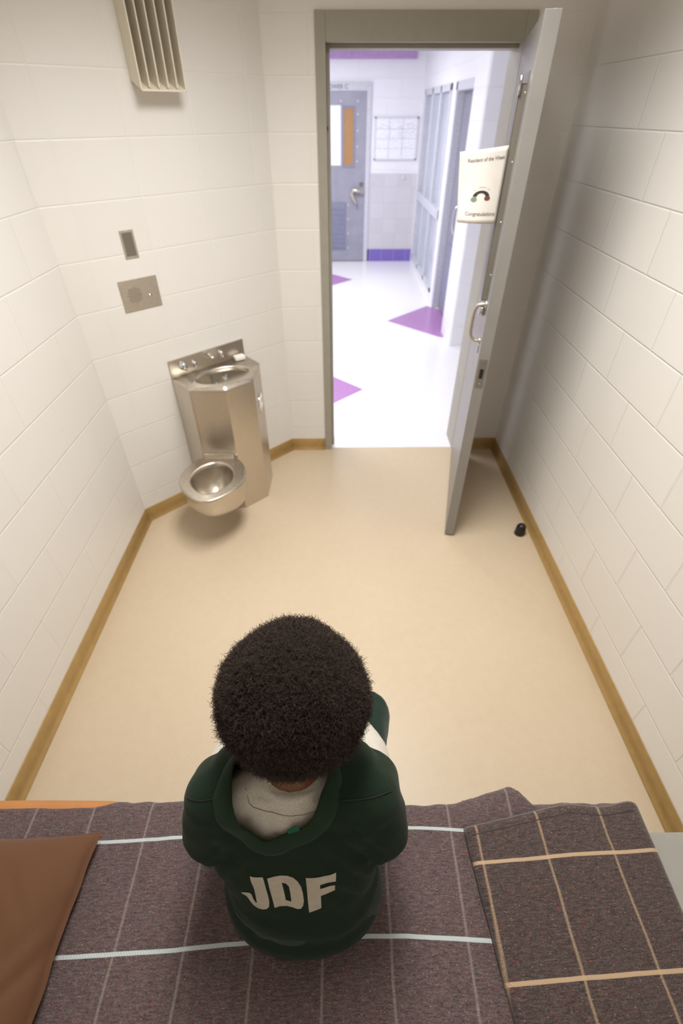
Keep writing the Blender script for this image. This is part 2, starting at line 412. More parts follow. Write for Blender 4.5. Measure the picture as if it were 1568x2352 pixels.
# notice
PR = MD @ Vector((t0-.002, -of-.002, 0))
def paper_pt(u, v):   # u 0..1 from left to right, v 0..1 bottom to top; metres
    w, h = .172, .232
    x = PR.x - (1-u)*w*(.98 - .13*(1-v)*(1-u)); bow = .028*math.sin(PI*u)
    y = PR.y - .006 - bow*.6 + (1-u)*.02 + .012*math.sin(2.5*v)*(1-u)
    z = 1.545 + v*h + .012*math.sin(PI*.5*u)*0 - (1-u)*.010*(v-.2) + .012*u*(v)
    return Vector((x, y, z))
pm = MB(); NU, NV = 16, 16
vs = [paper_pt(i/NU, j/NV) for j in range(NV+1) for i in range(NU+1)]
pm.add(vs, [(j*(NU+1)+i, j*(NU+1)+i+1, (j+1)*(NU+1)+i+1, (j+1)*(NU+1)+i) for j in range(NV) for i in range(NU)], True)
notice = tag(pm.build('paper_notice', M['paper']), 'curled white paper notice taped to the window box of the open door', 'notice')
notice.modifiers.new('s', 'SOLIDIFY').thickness = .0004

_dgmesh = []
def text_polys(body, size, bold=False, subdiv=True):
    cu = bpy.data.curves.new('t', 'FONT'); cu.body = body; cu.size = size; cu.fill_mode = 'FRONT'; cu.resolution_u = 4
    if bold: cu.offset = size*.012
    o = bpy.data.objects.new('t', cu); COL.objects.link(o)
    dg = bpy.context.evaluated_depsgraph_get(); dg.update()
    me = bpy.data.meshes.new_from_object(o.evaluated_get(dg))
    vs = [v.co.copy() for v in me.vertices]; fs = [tuple(p.vertices) for p in me.polygons]
    bpy.data.objects.remove(o); bpy.data.curves.remove(cu); bpy.data.meshes.remove(me)
    return vs, fs
def on_paper(name, body, size, u, v, m, width=None, bold=True):
    vs, fs = text_polys(body, size, bold)
    if width:
        w = max(p.x for p in vs); k = width/w
        vs = [Vector((p.x*k, p.y, 0)) for p in vs]
    out = []
    for p in vs:
        uu, vv = u + p.x/.172, v + p.y/.232
        q = paper_pt(uu, vv); out.append(q + Vector((0, -.0012, 0)))
    mb = MB(); mb.add(out, fs); return mb.build(name, m, notice)
on_paper('heading_text', 'Resident of the Week', .016, .17, .845, M['ink'], .135)
on_paper('closing_text', 'Congratulations', .0175, .20, .115, M['ink'], .128)
on_paper('name_text', 'first name', .009, .42, .70, M['grid'], .04, False) if False else None
def arc_poly(cx, cy, r0, r1, a0, a1, n=18):
    o = [(cx+r1*math.cos(a0+(a1-a0)*i/n), cy+r1*.62*math.sin(a0+(a1-a0)*i/n)) for i in range(n+1)]
    i_ = [(cx+r0*math.cos(a0+(a1-a0)*i/n), cy+r0*.72*math.sin(a0+(a1-a0)*i/n)) for i in range(n+1)]
    mb = MB(); vs = [paper_pt(.5+x/.172, .5+y/.232)+Vector((0,-.0012,0)) for x, y in o+i_]
    mb.add(vs, [(k, k+1, n+2+k, n+1+k) for k in range(n)]); return mb
arc_poly(.008, -.030, .018, .034, .15, PI-.12).build('drawing_arch', M['inkdark'], notice, label='dark curved arch drawing')
arc_poly(.008, -.024, .036, .040, .6, PI-.6).build('drawing_line', M['inkgreen'], notice)
arc_poly(-.020, -.037, .0005, .013, 0, 2*PI).build('drawing_blob', M['inkgreen'], notice)
arc_poly(.034, -.034, .0005, .012, 0, 2*PI).build('drawing_spot', M['inkred'], notice)

# rubber door stop
ds = MB(); ds.lathe([(.030, 0), (.031, .004), (.029, .012), (.0275, .045), (.025, .058), (.018, .068), (.008, .073), (.0005, .074)], (1.053, 2.012, 0), seg=28)
stop = tag(ds.build('door_stop', M['black']), 'black domed rubber door stop on the floor by the right wall', 'door stop')

# ------------------------------------------------------------------ wall vent
vent = thing('wall_vent', MW @ Vector((.58, 0, 1.95)), 'cream slatted wall vent high on the angled wall', 'vent')
s0, s1, vz0, vz1, vd = .484, .682, 1.942, 2.235, .072
fv = MB()
def vprof(s):  # side profile with sloped bottom and rounded top
    return [(0, vz0+.030), (vd, vz0), (vd, vz1-.02), (vd-.006, vz1-.008), (vd-.02, vz1), (0, vz1)]
def sideplate(s, th):
    p = vprof(s); r0 = [MW @ Vector((s, a, b)) for a, b in p]; r1 = [MW @ Vector((s+th, a, b)) for a, b in p]
    fv.loft([r0, r1], False, True)
sideplate(s0, .006); sideplate(s1-.006, .006)
bt = [(s0, .0, vz0+.030), (s1, .0, vz0+.030), (s1, vd, vz0), (s0, vd, vz0)]
fv.add([MW @ Vector(p) for p in bt] + [MW @ Vector((p[0], p[1], p[2]+.006)) for p in bt], [(0,1,2,3),(7,6,5,4),(0,4,5,1),(1,5,6,2),(2,6,7,3),(3,7,4,0)])
fv.box((s0, 0, vz1-.006), (s1, vd-.004, vz1), MW)
fv.build('vent_housing', M['vent'], vent, bevel=.0015)
MB().box((s0+.004, .001, vz0+.03), (s1-.004, .004, vz1-.004), MW).build('duct_opening', M['leafdark'], vent)
for k in range(1, 5):
    s = s0 + (s1-s0)*k/5
    b = MB(); b.box((s-.003, .004, vz0+.012), (s+.003, vd-.001, vz1-.006), MW); b.build('vane', M['vent'], vent, bevel=.0012)

# small stainless plate and intercom
sp = thing('wall_plate', MW @ Vector((.312, 0, 1.43)), 'narrow upright stainless plate above the intercom', 'switch plate')
MB().box((.280, 0, 1.378), (.343, .003, 1.490), MW).build('cover', M['steel'], sp, bevel=.001)
MB().box((.289, .0028, 1.388), (.334, .0042, 1.480), MW).build('recessed_panel', M['leafdark'], sp)
for z in (1.383, 1.485): MB().cyl(MW @ Vector((.3115, .003, z)), .0022, .001, CN, 8).build('screw', M['chrome'], sp)
ic = thing('intercom', MW @ Vector((.305, 0, 1.23)), 'square stainless intercom plate with speaker holes and button', 'intercom')
MB().box((.212, 0, 1.160), (.400, .003, 1.296), MW).build('cover', M['steel'], ic, bevel=.001)
h = MB()
for i in range(-5, 6):
    for j in range(-5, 6):
        x, z = i*.0068, j*.0068
        if x*x+z*z < .034**2: h.cyl(MW @ Vector((.276+x+(j % 2)*.0034, .0026, 1.229+z)), .0018, .0009, CN, 8, 0.0002)
hh = h.build('speaker_holes', M['dark'], ic, label='round cluster of small speaker holes')
MB().lathe([(.010, 0), (.0105, .003), (.008, .006), (.0005, .0065)], MW @ Vector((.349, .003, 1.213)), CN, 20).build('call_button', M['chrome'], ic, label='round chrome push button')
for a, b in ((.222, 1.17), (.39, 1.17), (.222, 1.286), (.39, 1.286)): MB().cyl(MW @ Vector((a, .003, b)), .0024, .001, CN, 8).build('screw', M['chrome'], ic)

# ------------------------------------------------------------------ stainless sink / toilet unit
unit = thing('combination_unit', MW @ Vector((.58, .15, 0)), 'stainless steel sink and toilet unit in the angled corner', 'toilet')
foot = [(.352, .003), (.346, .180), (.486, .319), (.660, .319), (.812, .168), (.822, .003)]
ZD = .792
body = MB(); body.loft([[MW @ Vector((p[0], p[1], z)) for p in foot] for z in (.0005, ZD-.010)], False, False)
body.build('cabinet', M['steel'], unit, bevel=.003, seg=3)
# deck with basin hole
bc = (.574, .158); brot = math.radians(8); ba, bb = .146, .096
def bp(a, k=1.0, z=0): 
    x, y = ba*k*math.cos(a), bb*k*math.sin(a)
    return Vector((bc[0]+x*math.cos(brot)-y*math.sin(brot), bc[1]+x*math.sin(brot)+y*math.cos(brot), z))
def ray_poly(c, ang, poly):
    d = Vector((math.cos(ang), math.sin(ang))); best = 1e9
    for i in range(len(poly)):
        p = Vector(poly[i]); q = Vector(poly[(i+1) % len(poly)]); e = q-p; w = p-Vector(c)
        den = d.x*e.y-d.y*e.x
        if abs(den) < 1e-9: continue
        tt = (w.x*e.y-w.y*e.x)/den; uu = (w.x*d.y-w.y*d.x)/den
        if tt > 0 and -1e-6 <= uu <= 1+1e-6: best = min(best, tt)
    return Vector(c)+d*best
NS = 96; angs = [2*PI*i/NS for i in range(NS)]
for p in foot:
    aa = math.atan2(p[1]-bc[1], p[0]-bc[0]) % (2*PI); i = min(range(NS), key=lambda k: abs(((angs[k]-aa+PI) % (2*PI))-PI)); angs[i] = aa
outer = [ray_poly(bc, a, foot) for a in angs]
def ringpt(a, k, z): # basin ellipse point in world direction angle a
    a2 = math.atan2(math.sin(a-brot)/bb, math.cos(a-brot)/ba); return bp(a2, k, z)
dk = MB()
rings = [[Vector((p.x, p.y, ZD-.012)) for p in outer], [Vector((p.x, p.y, ZD)) for p in outer]]
for k, z in ((1.14, ZD+.0005), (1.10, ZD+.004), (1.05, ZD+.0045), (1.0, ZD+.001), (.975, ZD-.012)):
    rings.append([ringpt(a, k, z) for a in angs])
dk.loft([[MW @ p for p in r] for r in rings], True, False)
deck = dk.build('deck', M['steel'], unit); 
bs = MB(); br_ = []
for k, z in ((.98, -.010), (.965, -.035), (.94, -.075), (.88, -.108), (.74, -.128), (.5, -.138), (.28, -.142), (.10, -.144), (.095, -.150)):
    br_.append([MW @ ringpt(a, k, ZD+z) for a in angs])
bs.loft(br_, True, True); bs.build('sink_basin', M['steel_bright'], unit, label='oval sunken wash basin')
# backsplash
MB().prism([(.352, .0), (.352, .012), (.822, .012), (.822, 0)], ZD-.001, .887, MW).build('backsplash', M['steel'], unit, bevel=.002)
def knob(s, z, r, name, lab, out=.018):
    b = MB(); c = MW @ Vector((s, .012, z)); b.lathe([(r*1.25, 0), (r*1.25, .004), (r, .006), (r, out), (r*.8, out+.004), (.0005, out+.005)], c, CN, 24); return b.build(name, M['chrome'], unit, label=lab)
knob(.428, .846, .019, 'flush_valve', 'large round flush valve button', .022)
knob(.440, .822, .006, 'small_stud', None, .012)
knob(.493, .843, .011, 'push_button', 'left chrome push button'); knob(.493, .826, .006, 'small_stud', None, .022)
knob(.664, .852, .012, 'push_button', 'right chrome push button'); knob(.664, .834, .006, 'small_stud', None, .022)
spt = MB(); spt.tube([MW @ Vector((.580, .010, .868)), MW @ Vector((.583, .030, .866)), MW @ Vector((.588, .052, .856)), MW @ Vector((.590, .062, .846))], [.008, .009, .009, .008], 14)
spt.build('spout', M['chrome'], unit, label='short angled chrome spout')
soap = MB(); Ms = MW @ Matrix.Translation((.765, .042, 0)) @ Matrix.Rotation(math.radians(12), 4, 'Z')
soap.box((-.030, -.022, ZD+.0008), (.030, .022, ZD+.024), Ms)
tag(soap.build('soap_bar', M['white'], None, bevel=.005, seg=3), 'small white bar of soap on the right back corner of the steel sink', 'soap')
# toilet paper recess on the right facet
P4, P5 = Vector((.660, .319, 0)), Vector((.812, .168, 0)); ft = (P5-P4).normalized(); fn = Vector((-ft.y, ft.x, 0))
if fn.y < 0: fn = -fn
def MF(P0, tdir, ndir):
    return MW @ Matrix(((tdir.x, ndir.x, 0, P0.x), (tdir.y, ndir.y, 0, P0.y), (0, 0, 1, 0), (0, 0, 0, 1)))
MR = MF(P4, ft, fn)
rr = MB(); c = MR @ Vector((.115, .0, .60)); nn = (MR.to_3x3() @ Vector((0, 1, 0))).normalized()
rr.lathe([(.058, -.0005), (.060, .003), (.052, .005), (.048, .001)], c, nn, 36); rg = rr.build('roll_holder_ring', M['chrome'], unit, label='round chrome rim of the paper roll holder')
r2 = MB(); r2.lathe([(.047, .0), (.047, .006), (.016, .007), (.015, .001)], c, nn, 36)
tag(r2.build('toilet_roll', M['white'], None), 'white toilet roll set in the right side of the steel unit', 'toilet paper')
# toilet bowl, centred on the facet turned towards the camera
P1, P2 = Vector((.346, .180, 0)), Vector((.486, .319, 0)); tt_ = (P2-P1).normalized(); tn = Vector((-tt_.y, tt_.x, 0)); mid = (P1+P2)/2
MT = MF(mid, tt_, tn)      # x = along facet (to the right), y = out of facet, z up
def bowl_pt(a, kx, ky, cy, z, dx=0, sharp=1.0):
    x = kx*math.cos(a); y = ky*math.sin(a)
    if y > 0: x *= (1-.30*(y/ky)**2)
    else: x *= 1-.06*(y/ky)**2
    return MT @ Vector((x+dx, cy+y, z))
NA = 64; AN = [2*PI*i/NA for i in range(NA)]
bw = MB(); ZR = .385
def ring(kx, ky, cy, z): return [bowl_pt(a, kx, ky, cy, z) for a in AN]
CYB = .195
prof = [(.070, .080, .135, .150), (.115, .130, .150, .17), (.150, .170, .172, .215), (.168, .198, .188, .27), (.174, .210, .193, .32), (.176, .214, CYB, ZR-.022), (.177, .216, CYB, ZR-.010), (.175, .214, CYB, ZR-.002), (.168, .207, CYB, ZR),
        (.132, .166, .205, ZR-.002), (.122, .154, .208, ZR+.003), (.114, .146, .209, ZR+.002), (.110, .141, .210, ZR-.006), (.108, .138, .211, ZR-.03), (.102, .131, .210, ZR-.07), (.088, .113, .208, ZR-.11), (.064, .080, .206, ZR-.145), (.038, .044, .204, ZR-.165), (.030, .034, .204, ZR-.180), (.028, .030, .204, ZR-.190)]
bw.loft([ring(*p) for p in prof], True, True)
bowl = bw.build('toilet_bowl', M['steel'], unit, label='rounded stainless toilet bowl and rim')
MB().lathe([(.024, 0), (.024, .003), (.001, .004)], MT @ Vector((.004, .204, ZR-.189)), (0,0,1), 24).build('drain', M['dark'], bowl, label='dark drain opening')
bx = MB(); bx.prism([(-.085, -.003), (.085, -.003), (.085, .028), (-.085, .028)], ZR-.03, ZR+.030, MT); bx.build('seat_ledge', M['steel'], unit, bevel=.005)
nk = MB(); nk.prism([(-.06, 0), (.06, 0), (.05, .09), (-.05, .09)], .14, .30, MT); nk.build('bowl_bracket', M['steel'], unit, bevel=.01)
MB().box((-.092, .0005, .43), (-.088, .003, .76), MT).build('panel_seam', M['steel'], unit)

# ------------------------------------------------------------------ bed
plat = thing('bed_platform', (0, 0, 0), 'grey painted steel bed platform under the mattress', 'bed')
MB().box((L+.002, BK+.002, .385), (R-.002, .398, .42)).build('platform_top', M['plat'], plat, bevel=.004)
MB().box((L+.002, .36, .001), (R-.002, .385, .385)).build('front_panel', M['plat'], plat, bevel=.002)
mt = MB(); mx0, mx1, mz0, mz1 = L+.01, .738, .4205, .512
prof = []
for i in range(13):
    a = -PI/2+PI*i/12; prof.append((.398+.022*math.cos(a)**.8 if math.cos(a) > 0 else .398, (mz0+mz1)/2+(mz1-mz0)/2*math.sin(a)))
rings = []
NX = 60
for i in range(NX+1):
    x = mx0+(mx1-mx0)*i/NX; k = .044/(1+math.exp((x+.52)*45))+.001*math.sin(x*13)
    e = min(1, (mx1-x)/.03); e = math.sqrt(max(0, 1-(1-e)**2)) if e < 1 else 1
    e = max(e, .35); zc = (mz0+mz1)/2
    r = [Vector((x, y+k, zc+(z-zc)*e)) for y, z in prof] + [Vector((x, BK+.01, zc+(mz1-zc)*e)), Vector((x, BK+.01, zc+(mz0-zc)*e))]
    rings.append(r)
mt.loft(rings, True, True)
matt = tag(mt.build('mattress', M['mattress']), 'orange tan vinyl mattress mostly hidden under the wool blanket', 'mattress')

def nz(x, y, s, seed=0): return noise.noise(Vector((x*s, y*s, seed)))
def bumpf(x, c, w): return math.exp(-((x-c)/w)**2)
# main blanket
def grid_mesh(name, fn, NU, NV, m, thick=.004):
    vs = []; uvs = []
    for j in range(NV+1):
        for i in range(NU+1):
            p, uv = fn(i/NU, j/NV); vs.append(p); uvs.append(uv)
    fs = [(j*(NU+1)+i, j*(NU+1)+i+1, (j+1)*(NU+1)+i+1, (j+1)*(NU+1)+i) for j in range(NV) for i in range(NU)]
    me = bpy.data.meshes.new(name); me.from_pydata(vs, [], fs); ul = me.uv_layers.new(name='UVMap')
    for lp in me.loops: ul.data[lp.index].uv = uvs[lp.vertex_index]
    me.polygons.foreach_set('use_smooth', [True]*len(fs)); me.materials.append(m)
    o = bpy.data.objects.new(name, me); COL.objects.link(o)
    md = o.modifiers.new('thick', 'SOLIDIFY'); md.thickness = thick; md.offset = 1
    return o
def blanket_fn(u, v):
    X0, X1 = L+.015, .772
    x = X0+(X1-X0)*u
    drape = -.012+.004*nz(x, 0, 12, 3)+.144/(1+math.exp(-(x+.50)*28))         # how far it hangs over the front
    V0, V1 = BK+.02, .445+drape
    t = V0+(V1-V0)*v
    yo = .036*math.exp(-((x-.05)/.45)**2)                # pulled forward by the sitter
    edge = .436+.004*nz(x, 0, 9, 3)+.003*nz(x, 0, 25, 4)+.012/(1+math.exp((x+.46)*30))
    lip = .036*max(0, min(1, (x-.27)/.17))**1.3*(1/(1+math.exp((x-.478)*260)))
    edge += lip+.012*bumpf(x, -.40, .06)
    z = .517+.0035*nz(x, t, 7, 1)+.0018*nz(x, t, 22, 2)
    z -= .006*bumpf(x, -.08, .24)*bumpf(t, .25, .2)
    sl = x-(.470+(.452-t)*.95); z += .016*max(0, min(1, (t-.385)/.03))*math.exp(min(0, sl)/.07)/(1+math.exp(min(40, sl*900)))
    y = t
    ec = edge-.016
    if t > ec:
        d = t-ec; r = .016
        if d < r*PI/2: a = d/r; y = ec+r*math.sin(a); z = z-r*(1-math.cos(a))
        else:
            y = ec+r+.004*nz(x, d, 20, 6); z = z-r-(d-r*PI/2)
    y2 = y
    xx = x
    if x > .74:
        dd = x-.74; xx = .74+.012*math.sin(min(1, dd/.016)*PI/2); z -= .9*dd
    return (xx+.003*nz(x, t, 5, 8), y2, z), (x, t-yo*bumpf(t, .27, .35)-.012*(x < -2))
blanket = tag(grid_mesh('wool_blanket', blanket_fn, 420, 190, M['wool_main']), 'mauve brown wool blanket with pale blue stripes spread under the sitter', 'blanket')

# second blanket folded over the foot end
def over_fn(u, v, z_off=0.0, inset=0.0):
    X0, X1 = .300+inset, .795
    Y0, Y1 = BK+.03, .420+.014*0
    t = Y0+(Y1-Y0)*v
    left = .311+.030*max(0, min(1, (.37-t)/.33))+.004*nz(0, t, 8, 3)
    x = left+(X1-left)*u
    z = .537+z_off+.0025*nz(x, t, 9, 11)+.001*nz(x, t, 30, 12)+.010*bumpf(x, .55, .12)*bumpf(t, .35, .2)
    # edges roll down
    dl = x-left
    if dl < .010: z -= .012*(1-math.sqrt(max(0, 1-(1-dl/.010)**2)))
    yfr = .378+.047*max(0, min(1, (x-.311)/.26))-.006*bumpf(x, .66, .06)+.008*bumpf(x, .74, .05)
    y = t-(.420-yfr)*(.25+.75*max(0, (t-.1)/.32) if t > .1 else .25*max(0, (t+.3)/.4))
    de = Y1-t
    if de < .010: z -= .010*(1-math.sqrt(max(0, 1-(1-de/.010)**2)))
    xx = x; z2 = z
    if x > .735:
        d = x-.735; r = .02
        if d < r*PI/2: a = d/r; xx = .735+r*math.sin(a); z2 = z-r*(1-math.cos(a))
        else: xx = .735+r; z2 = z-r-(d-r*PI/2)
    vtan = y+.0
    return (xx, y, z2), (x+.006-(.03*max(0, (.37-t)/.33))*.2, y-.028*(x-.49)/.26*(.5) + .012*bumpf(x,.31,.05)*0)
over = thing('folded_blanket', (.52, 0, .52), 'grey brown wool blanket with tan stripes folded over the foot end', 'blanket')
def reparent(o, p):
    off = wloc(p); o.data.transform(Matrix.Translation(-off)); o.parent = p; return o
reparent(grid_mesh('top_layer', over_fn, 170, 170, M['wool_over'], .005), over)
# lower folded layer, slightly inset
reparent(grid_mesh('under_layer', lambda u, v: over_fn(u, v, -.009, 0), 120, 120, M['wool_over'], .005), over)
# hem stitched along the front edge
hm = []
for i in range(60):
    p, _ = over_fn(.004+i/59*.93, .976); hm.append(Vector(p)+Vector((0, 0, .0050)))
hb = MB(); hb.tube(hm, .0010, 6); hb.build('hem_stitch', simple('grey thread', (66, 56, 56), .9), over)

# pillow
pl = MB(); PX0, PX1, PY0, PY1 = -1.115, -.578, -.12, .372
NP = 70
def pil(u, v, side):
    a, b = 2*u-1, 2*v-1
    hgt = (max(0, 1-abs(a)**3.2)*max(0, 1-abs(b)**3.2))**.55
    x = (PX0+PX1)/2+(PX1-PX0)/2*a*(1-.05*(1-b*b)*abs(a)**3)*1.0
    y = (PY0+PY1)/2+(PY1-PY0)/2*b*(1-.06*(1-a*a)*abs(b)**3)
    wr = .007*nz(x*1.6+y*.9, (y-x*.9)*.5, 9, 5)+.003*nz(x*1.0+y, y*.3, 26, 9)
    crease = -.008*bumpf((x-PX1+.10)-(y-.05)*.75, 0, .014)*bumpf(y, .08, .12) - .006*bumpf((x-PX1+.20)-(y-.0)*.8, 0, .02)*bumpf(y, .05, .16)
    z = .552+(.075*hgt if side > 0 else -.026*min(1, hgt*1.2))+(wr+crease)*min(1, hgt*2)*(side > 0)
    x += .006*nz(0, y, 14, 2)*(abs(a) > .9)*(1 if side else 1)
    return Vector((x, y, z+.004*nz(x, y, 5, 3)))
vs = [pil(i/NP, j/NP, 1) for j in range(NP+1) for i in range(NP+1)] + [pil(i/NP, j/NP, -1) for j in range(NP+1) for i in range(NP+1)]
n1 = (NP+1)**2
fs = [(j*(NP+1)+i, j*(NP+1)+i+1, (j+1)*(NP+1)+i+1, (j+1)*(NP+1)+i) for j in range(NP) for i in range(NP)]
fs2 = [tuple(n1+k for k in reversed(f)) for f in fs]
pl.add(vs, fs+fs2, True)
pil_o = pl.build('pillow', M['pillow'])
bm = bmesh.new(); bm.from_mesh(pil_o.data); bmesh.ops.remove_doubles(bm, verts=bm.verts, dist=.0008); bm.to_mesh(pil_o.data); bm.free()
tag(pil_o, 'brown cotton pillow at the left end of the bed', 'pillow')

# ------------------------------------------------------------------ person
person = thing('person', (-.085, .30, .52), 'person with a round afro in a dark green top sitting on the bed edge', 'person')
CXB = -.088
def ellip_ring(c, hw, hd, tilt, n=28, p=2.25):
    e = Vector((0, math.cos(tilt), -math.sin(tilt))); out = []
    for i in range(n):
        a = 2*PI*i/n; ca, sa = math.cos(a), math.sin(a)
        out.append(Vector(c)+Vector((1,0,0))*hw*math.copysign(abs(ca)**(2/p), ca)+e*hd*math.copysign(abs(sa)**(2/p), sa))
    return out
def capsule(mb, pts, rs, seg=16, round0=True, round1=True):
    """tapering limb through points with radii; rounded ends"""
    P = [Vector(p) for p in pts]; pp = []; rr = []
    if round0:
        d = (P[1]-P[0]).normalized()
        for k in (.98, .8, .5, .2): pp.append(P[0]-d*rs[0]*k); rr.append(rs[0]*math.sqrt(max(.0, 1-k*k)))
    for i in range(len(P)-1):
        for k in range(6):
            pp.append(P[i].lerp(P[i+1], k/6)); rr.append(rs[i]+(rs[i+1]-rs[i])*k/6)
    pp.append(P[-1]); rr.append(rs[-1])
    if round1:
        d = (P[-1]-P[-2]).normalized()
        for k in (.2, .5, .8, .98): pp.append(P[-1]+d*rs[-1]*k); rr.append(rs[-1]*math.sqrt(max(0, 1-k*k)))
    mb.tube(pp, rr, seg)
def ball(mb, c, r, rot=None, seg=20):
    r = Vector(r) if not isinstance(r, (int, float)) else Vector((r, r, r)); rings = []
    for j in range(1, seg):
        ph = PI*j/seg; ring_ = []
        for i in range(seg):
            a = 2*PI*i/seg; q = Vector((r.x*math.sin(ph)*math.cos(a), r.y*math.sin(ph)*math.sin(a), r.z*math.cos(ph)))
            if rot is not None: q = rot @ q
            ring_.append(Vector(c)+q)
        rings.append(ring_)
    mb.loft(rings, True, True)
TORSO = [((CXB+.008, .275, .535), .135, .105, 0), ((CXB+.008, .272, .575), .152, .115, 4), ((CXB+.004, .290, .66), .142, .108, 12), ((CXB, .318, .75), .145, .102, 20),
         ((CXB, .352, .835), .158, .100, 27), ((CXB, .378, .893), .162, .090, 34), ((CXB, .395, .930), .140, .072, 40), ((CXB, .405, .955), .085, .05, 42)]
def torso(mb, g, skip_low=0, end=8):
    mb.loft([ellip_ring(c, hw+g, hd+g*.9, math.radians(t)) for c, hw, hd, t in TORSO[skip_low:end]], True, True)
SH = [Vector((CXB-.150, .328, .893)), Vector((CXB+.146, .328, .893))]
EL = [Vector((CXB-.160, .472, .735)), Vector((CXB+.152, .474, .737))]
WR = [Vector((CXB-.080, .630, .668)), Vector((CXB+.076, .632, .670))]
HIP = [Vector((CXB-.075, .305, .604)), Vector((CXB+.075, .305, .604))]
KN = [Vector((CXB-.155, .670, .558)), Vector((CXB+.162, .665, .548))]
AK = [Vector((CXB-.140, .720, .090)), Vector((CXB+.140, .730, .090))]
# neck and head frame
HC = Vector((CXB+.004, .452, 1.040)); HP = math.radians(-48)
RH = Matrix.Rotation(HP, 3, 'X')    # local: x right, y forward, z up of the head
def hd(x, y, z): return HC+RH @ Vector((x, y, z))

def bake(mb, name, m, parent, voxel, smooth=6, wrinkle=None, fac=.5):
    o = mb.build(name, m, None)
    o.modifiers.new('r', 'REMESH').mode = 'VOXEL'; o.modifiers['r'].voxel_size = voxel; o.modifiers['r'].use_smooth_shade = True
    s = o.modifiers.new('s', 'SMOOTH'); s.iterations = smooth; s.factor = fac
    bpy.context.view_layer.update(); dg = bpy.context.evaluated_depsgraph_get(); dg.update()
    me = bpy.data.meshes.new_from_object(o.evaluated_get(dg)); o.modifiers.clear()
    if not me.materials: me.materials.append(m)
    if wrinkle:
        nr = [v.normal.copy() for v in me.vertices]
        for v, n in zip(me.vertices, nr): v.co += n*wrinkle(v.co, n)
    me.polygons.foreach_set('use_smooth', [True]*len(me.polygons)); me.update()
    o.data = me
    if parent: reparent(o, parent)
    return o

# --- body: head, neck, trunk, arms, hands, legs in one surface
bd = MB(); torso(bd, -.012, 0, 6)
for s in (0, 1):
    capsule(bd, [SH[s], EL[s], WR[s]], [.044, .036, .024])
    capsule(bd, [HIP[s], KN[s], (KN[s]+AK[s])/2, AK[s]], [.075, .050, .046, .030])
    capsule(bd, [AK[s], AK[s]+Vector((0, .12, -.045))], [.034, .026])
    # hand
    w = WR[s]; sg = 1 if s == 1 else -1
    fdir = Vector((-sg*.20, .74, -.56)).normalized(); wid = Vector((-sg*.10, .50, .80)); wid = (wid-fdir*wid.dot(fdir)).normalized(); nrm = fdir.cross(wid)
    if nrm.x*sg > 0: nrm = -nrm           # palm side faces the other hand
    pr = [w+fdir*.004, w+fdir*.035, w+fdir*.07]
    for off, rad in ((-.020, .012), (-.007, .014), (.007, .014), (.020, .012)):
        capsule(bd, [w+fdir*.005+wid*off*.5, w+fdir*.040+wid*off, w+fdir*.076+wid*off*1.15], [rad, rad*1.05, rad*.8], 12)
    for k, (off, ln, cu) in enumerate(((.030, .066, .5), (.010, .074, .62), (-.010, .069, .72), (-.029, .054, .8))):
        p = w+fdir*.078+wid*off; d = fdir.copy(); pts = [p-d*.012, p]; rs = [.0088, .0085]
        for seg_, (fr_, bend) in enumerate(((.45, cu*.5), (.30, cu*.9), (.25, cu*.9))):
            q = Matrix.Rotation(0, 3, 'X'); ax = d.cross(nrm).normalized(); d = (Matrix.Rotation(bend*.8, 3, ax) @ d).normalized()
            p = p+d*ln*fr_; pts.append(p.copy()); rs.append(.0082-.0009*(seg_+1))
        capsule(bd, pts, rs, 10)
    tb = w+fdir*.022+wid*.020; td = (fdir*.62+wid*.62+nrm*.45).normalized()
    capsule(bd, [tb, tb+td*.034, tb+td*.060+fdir*.006, tb+td*.078+fdir*.018], [.0125, .0105, .0092, .0078], 10)
capsule(bd, [(CXB, .375, .925), (CXB+.002, .408, .985), tuple(hd(0, -.028, -.055))], [.061, .058, .056], 20)
ball(bd, hd(0, -.008, .012), (.073, .092, .088), RH, 28)             # cranium
capsule(bd, [hd(0, .030, -.035), hd(0, .048, -.085)], [.056, .036], 18)  # jaw
ball(bd, hd(0, .080, -.092), (.022, .018, .016), RH)                   # chin
capsule(bd, [hd(0, .082, .012), hd(0, .104, -.028)], [.010, .0145], 12)  # nose
for sx_ in (-1, 1):
    ball(bd, hd(sx_*.012, .098, -.030), (.009, .010, .008), RH, 12)
    ball(bd, hd(sx_*.034, .056, -.032), (.023, .022, .026), RH, 14)        # cheek
    capsule(bd, [hd(sx_*.018, .080, .022), hd(sx_*.034, .078, .026), hd(sx_*.050, .064, .020)], [.006, .0075, .006], 10)   # brow
    ball(bd, hd(sx_*.075, -.008, -.015), (.008, .018, .030), RH, 14)       # ear
    ball(bd, hd(sx_*.079, -.012, -.008), (.006, .020, .022), RH, 14)
for zz, rr_ in ((-.055, .0075), (-.066, .0085)):
    capsule(bd, [hd(-.024, .080, zz), hd(-.010, .092, zz+.001), hd(.010, .092, zz+.001), hd(.024, .080, zz)], [rr_*.6, rr_, rr_, rr_*.6], 10)
body_o = bake(bd, 'body', M['skin'], person, .0038, 3)
for sx_ in (-1, 1):
    eb = MB(); ball(eb, hd(sx_*.030, .077, .003), (.0125, .0115, .0085), RH, 16); eye = eb.build('eye', M['eyes'], person)
    lb = MB(); ball(lb, hd(sx_*.030, .0758, .0062), (.0150, .0128, .0082), RH, 16); lb.build('eyelid', M['skin'], person)
    ib = MB(); ball(ib, hd(sx_*.030, .0865, .000), (.0055, .0028, .0055), RH, 12); ib.build('iris', M['dark'], eye)

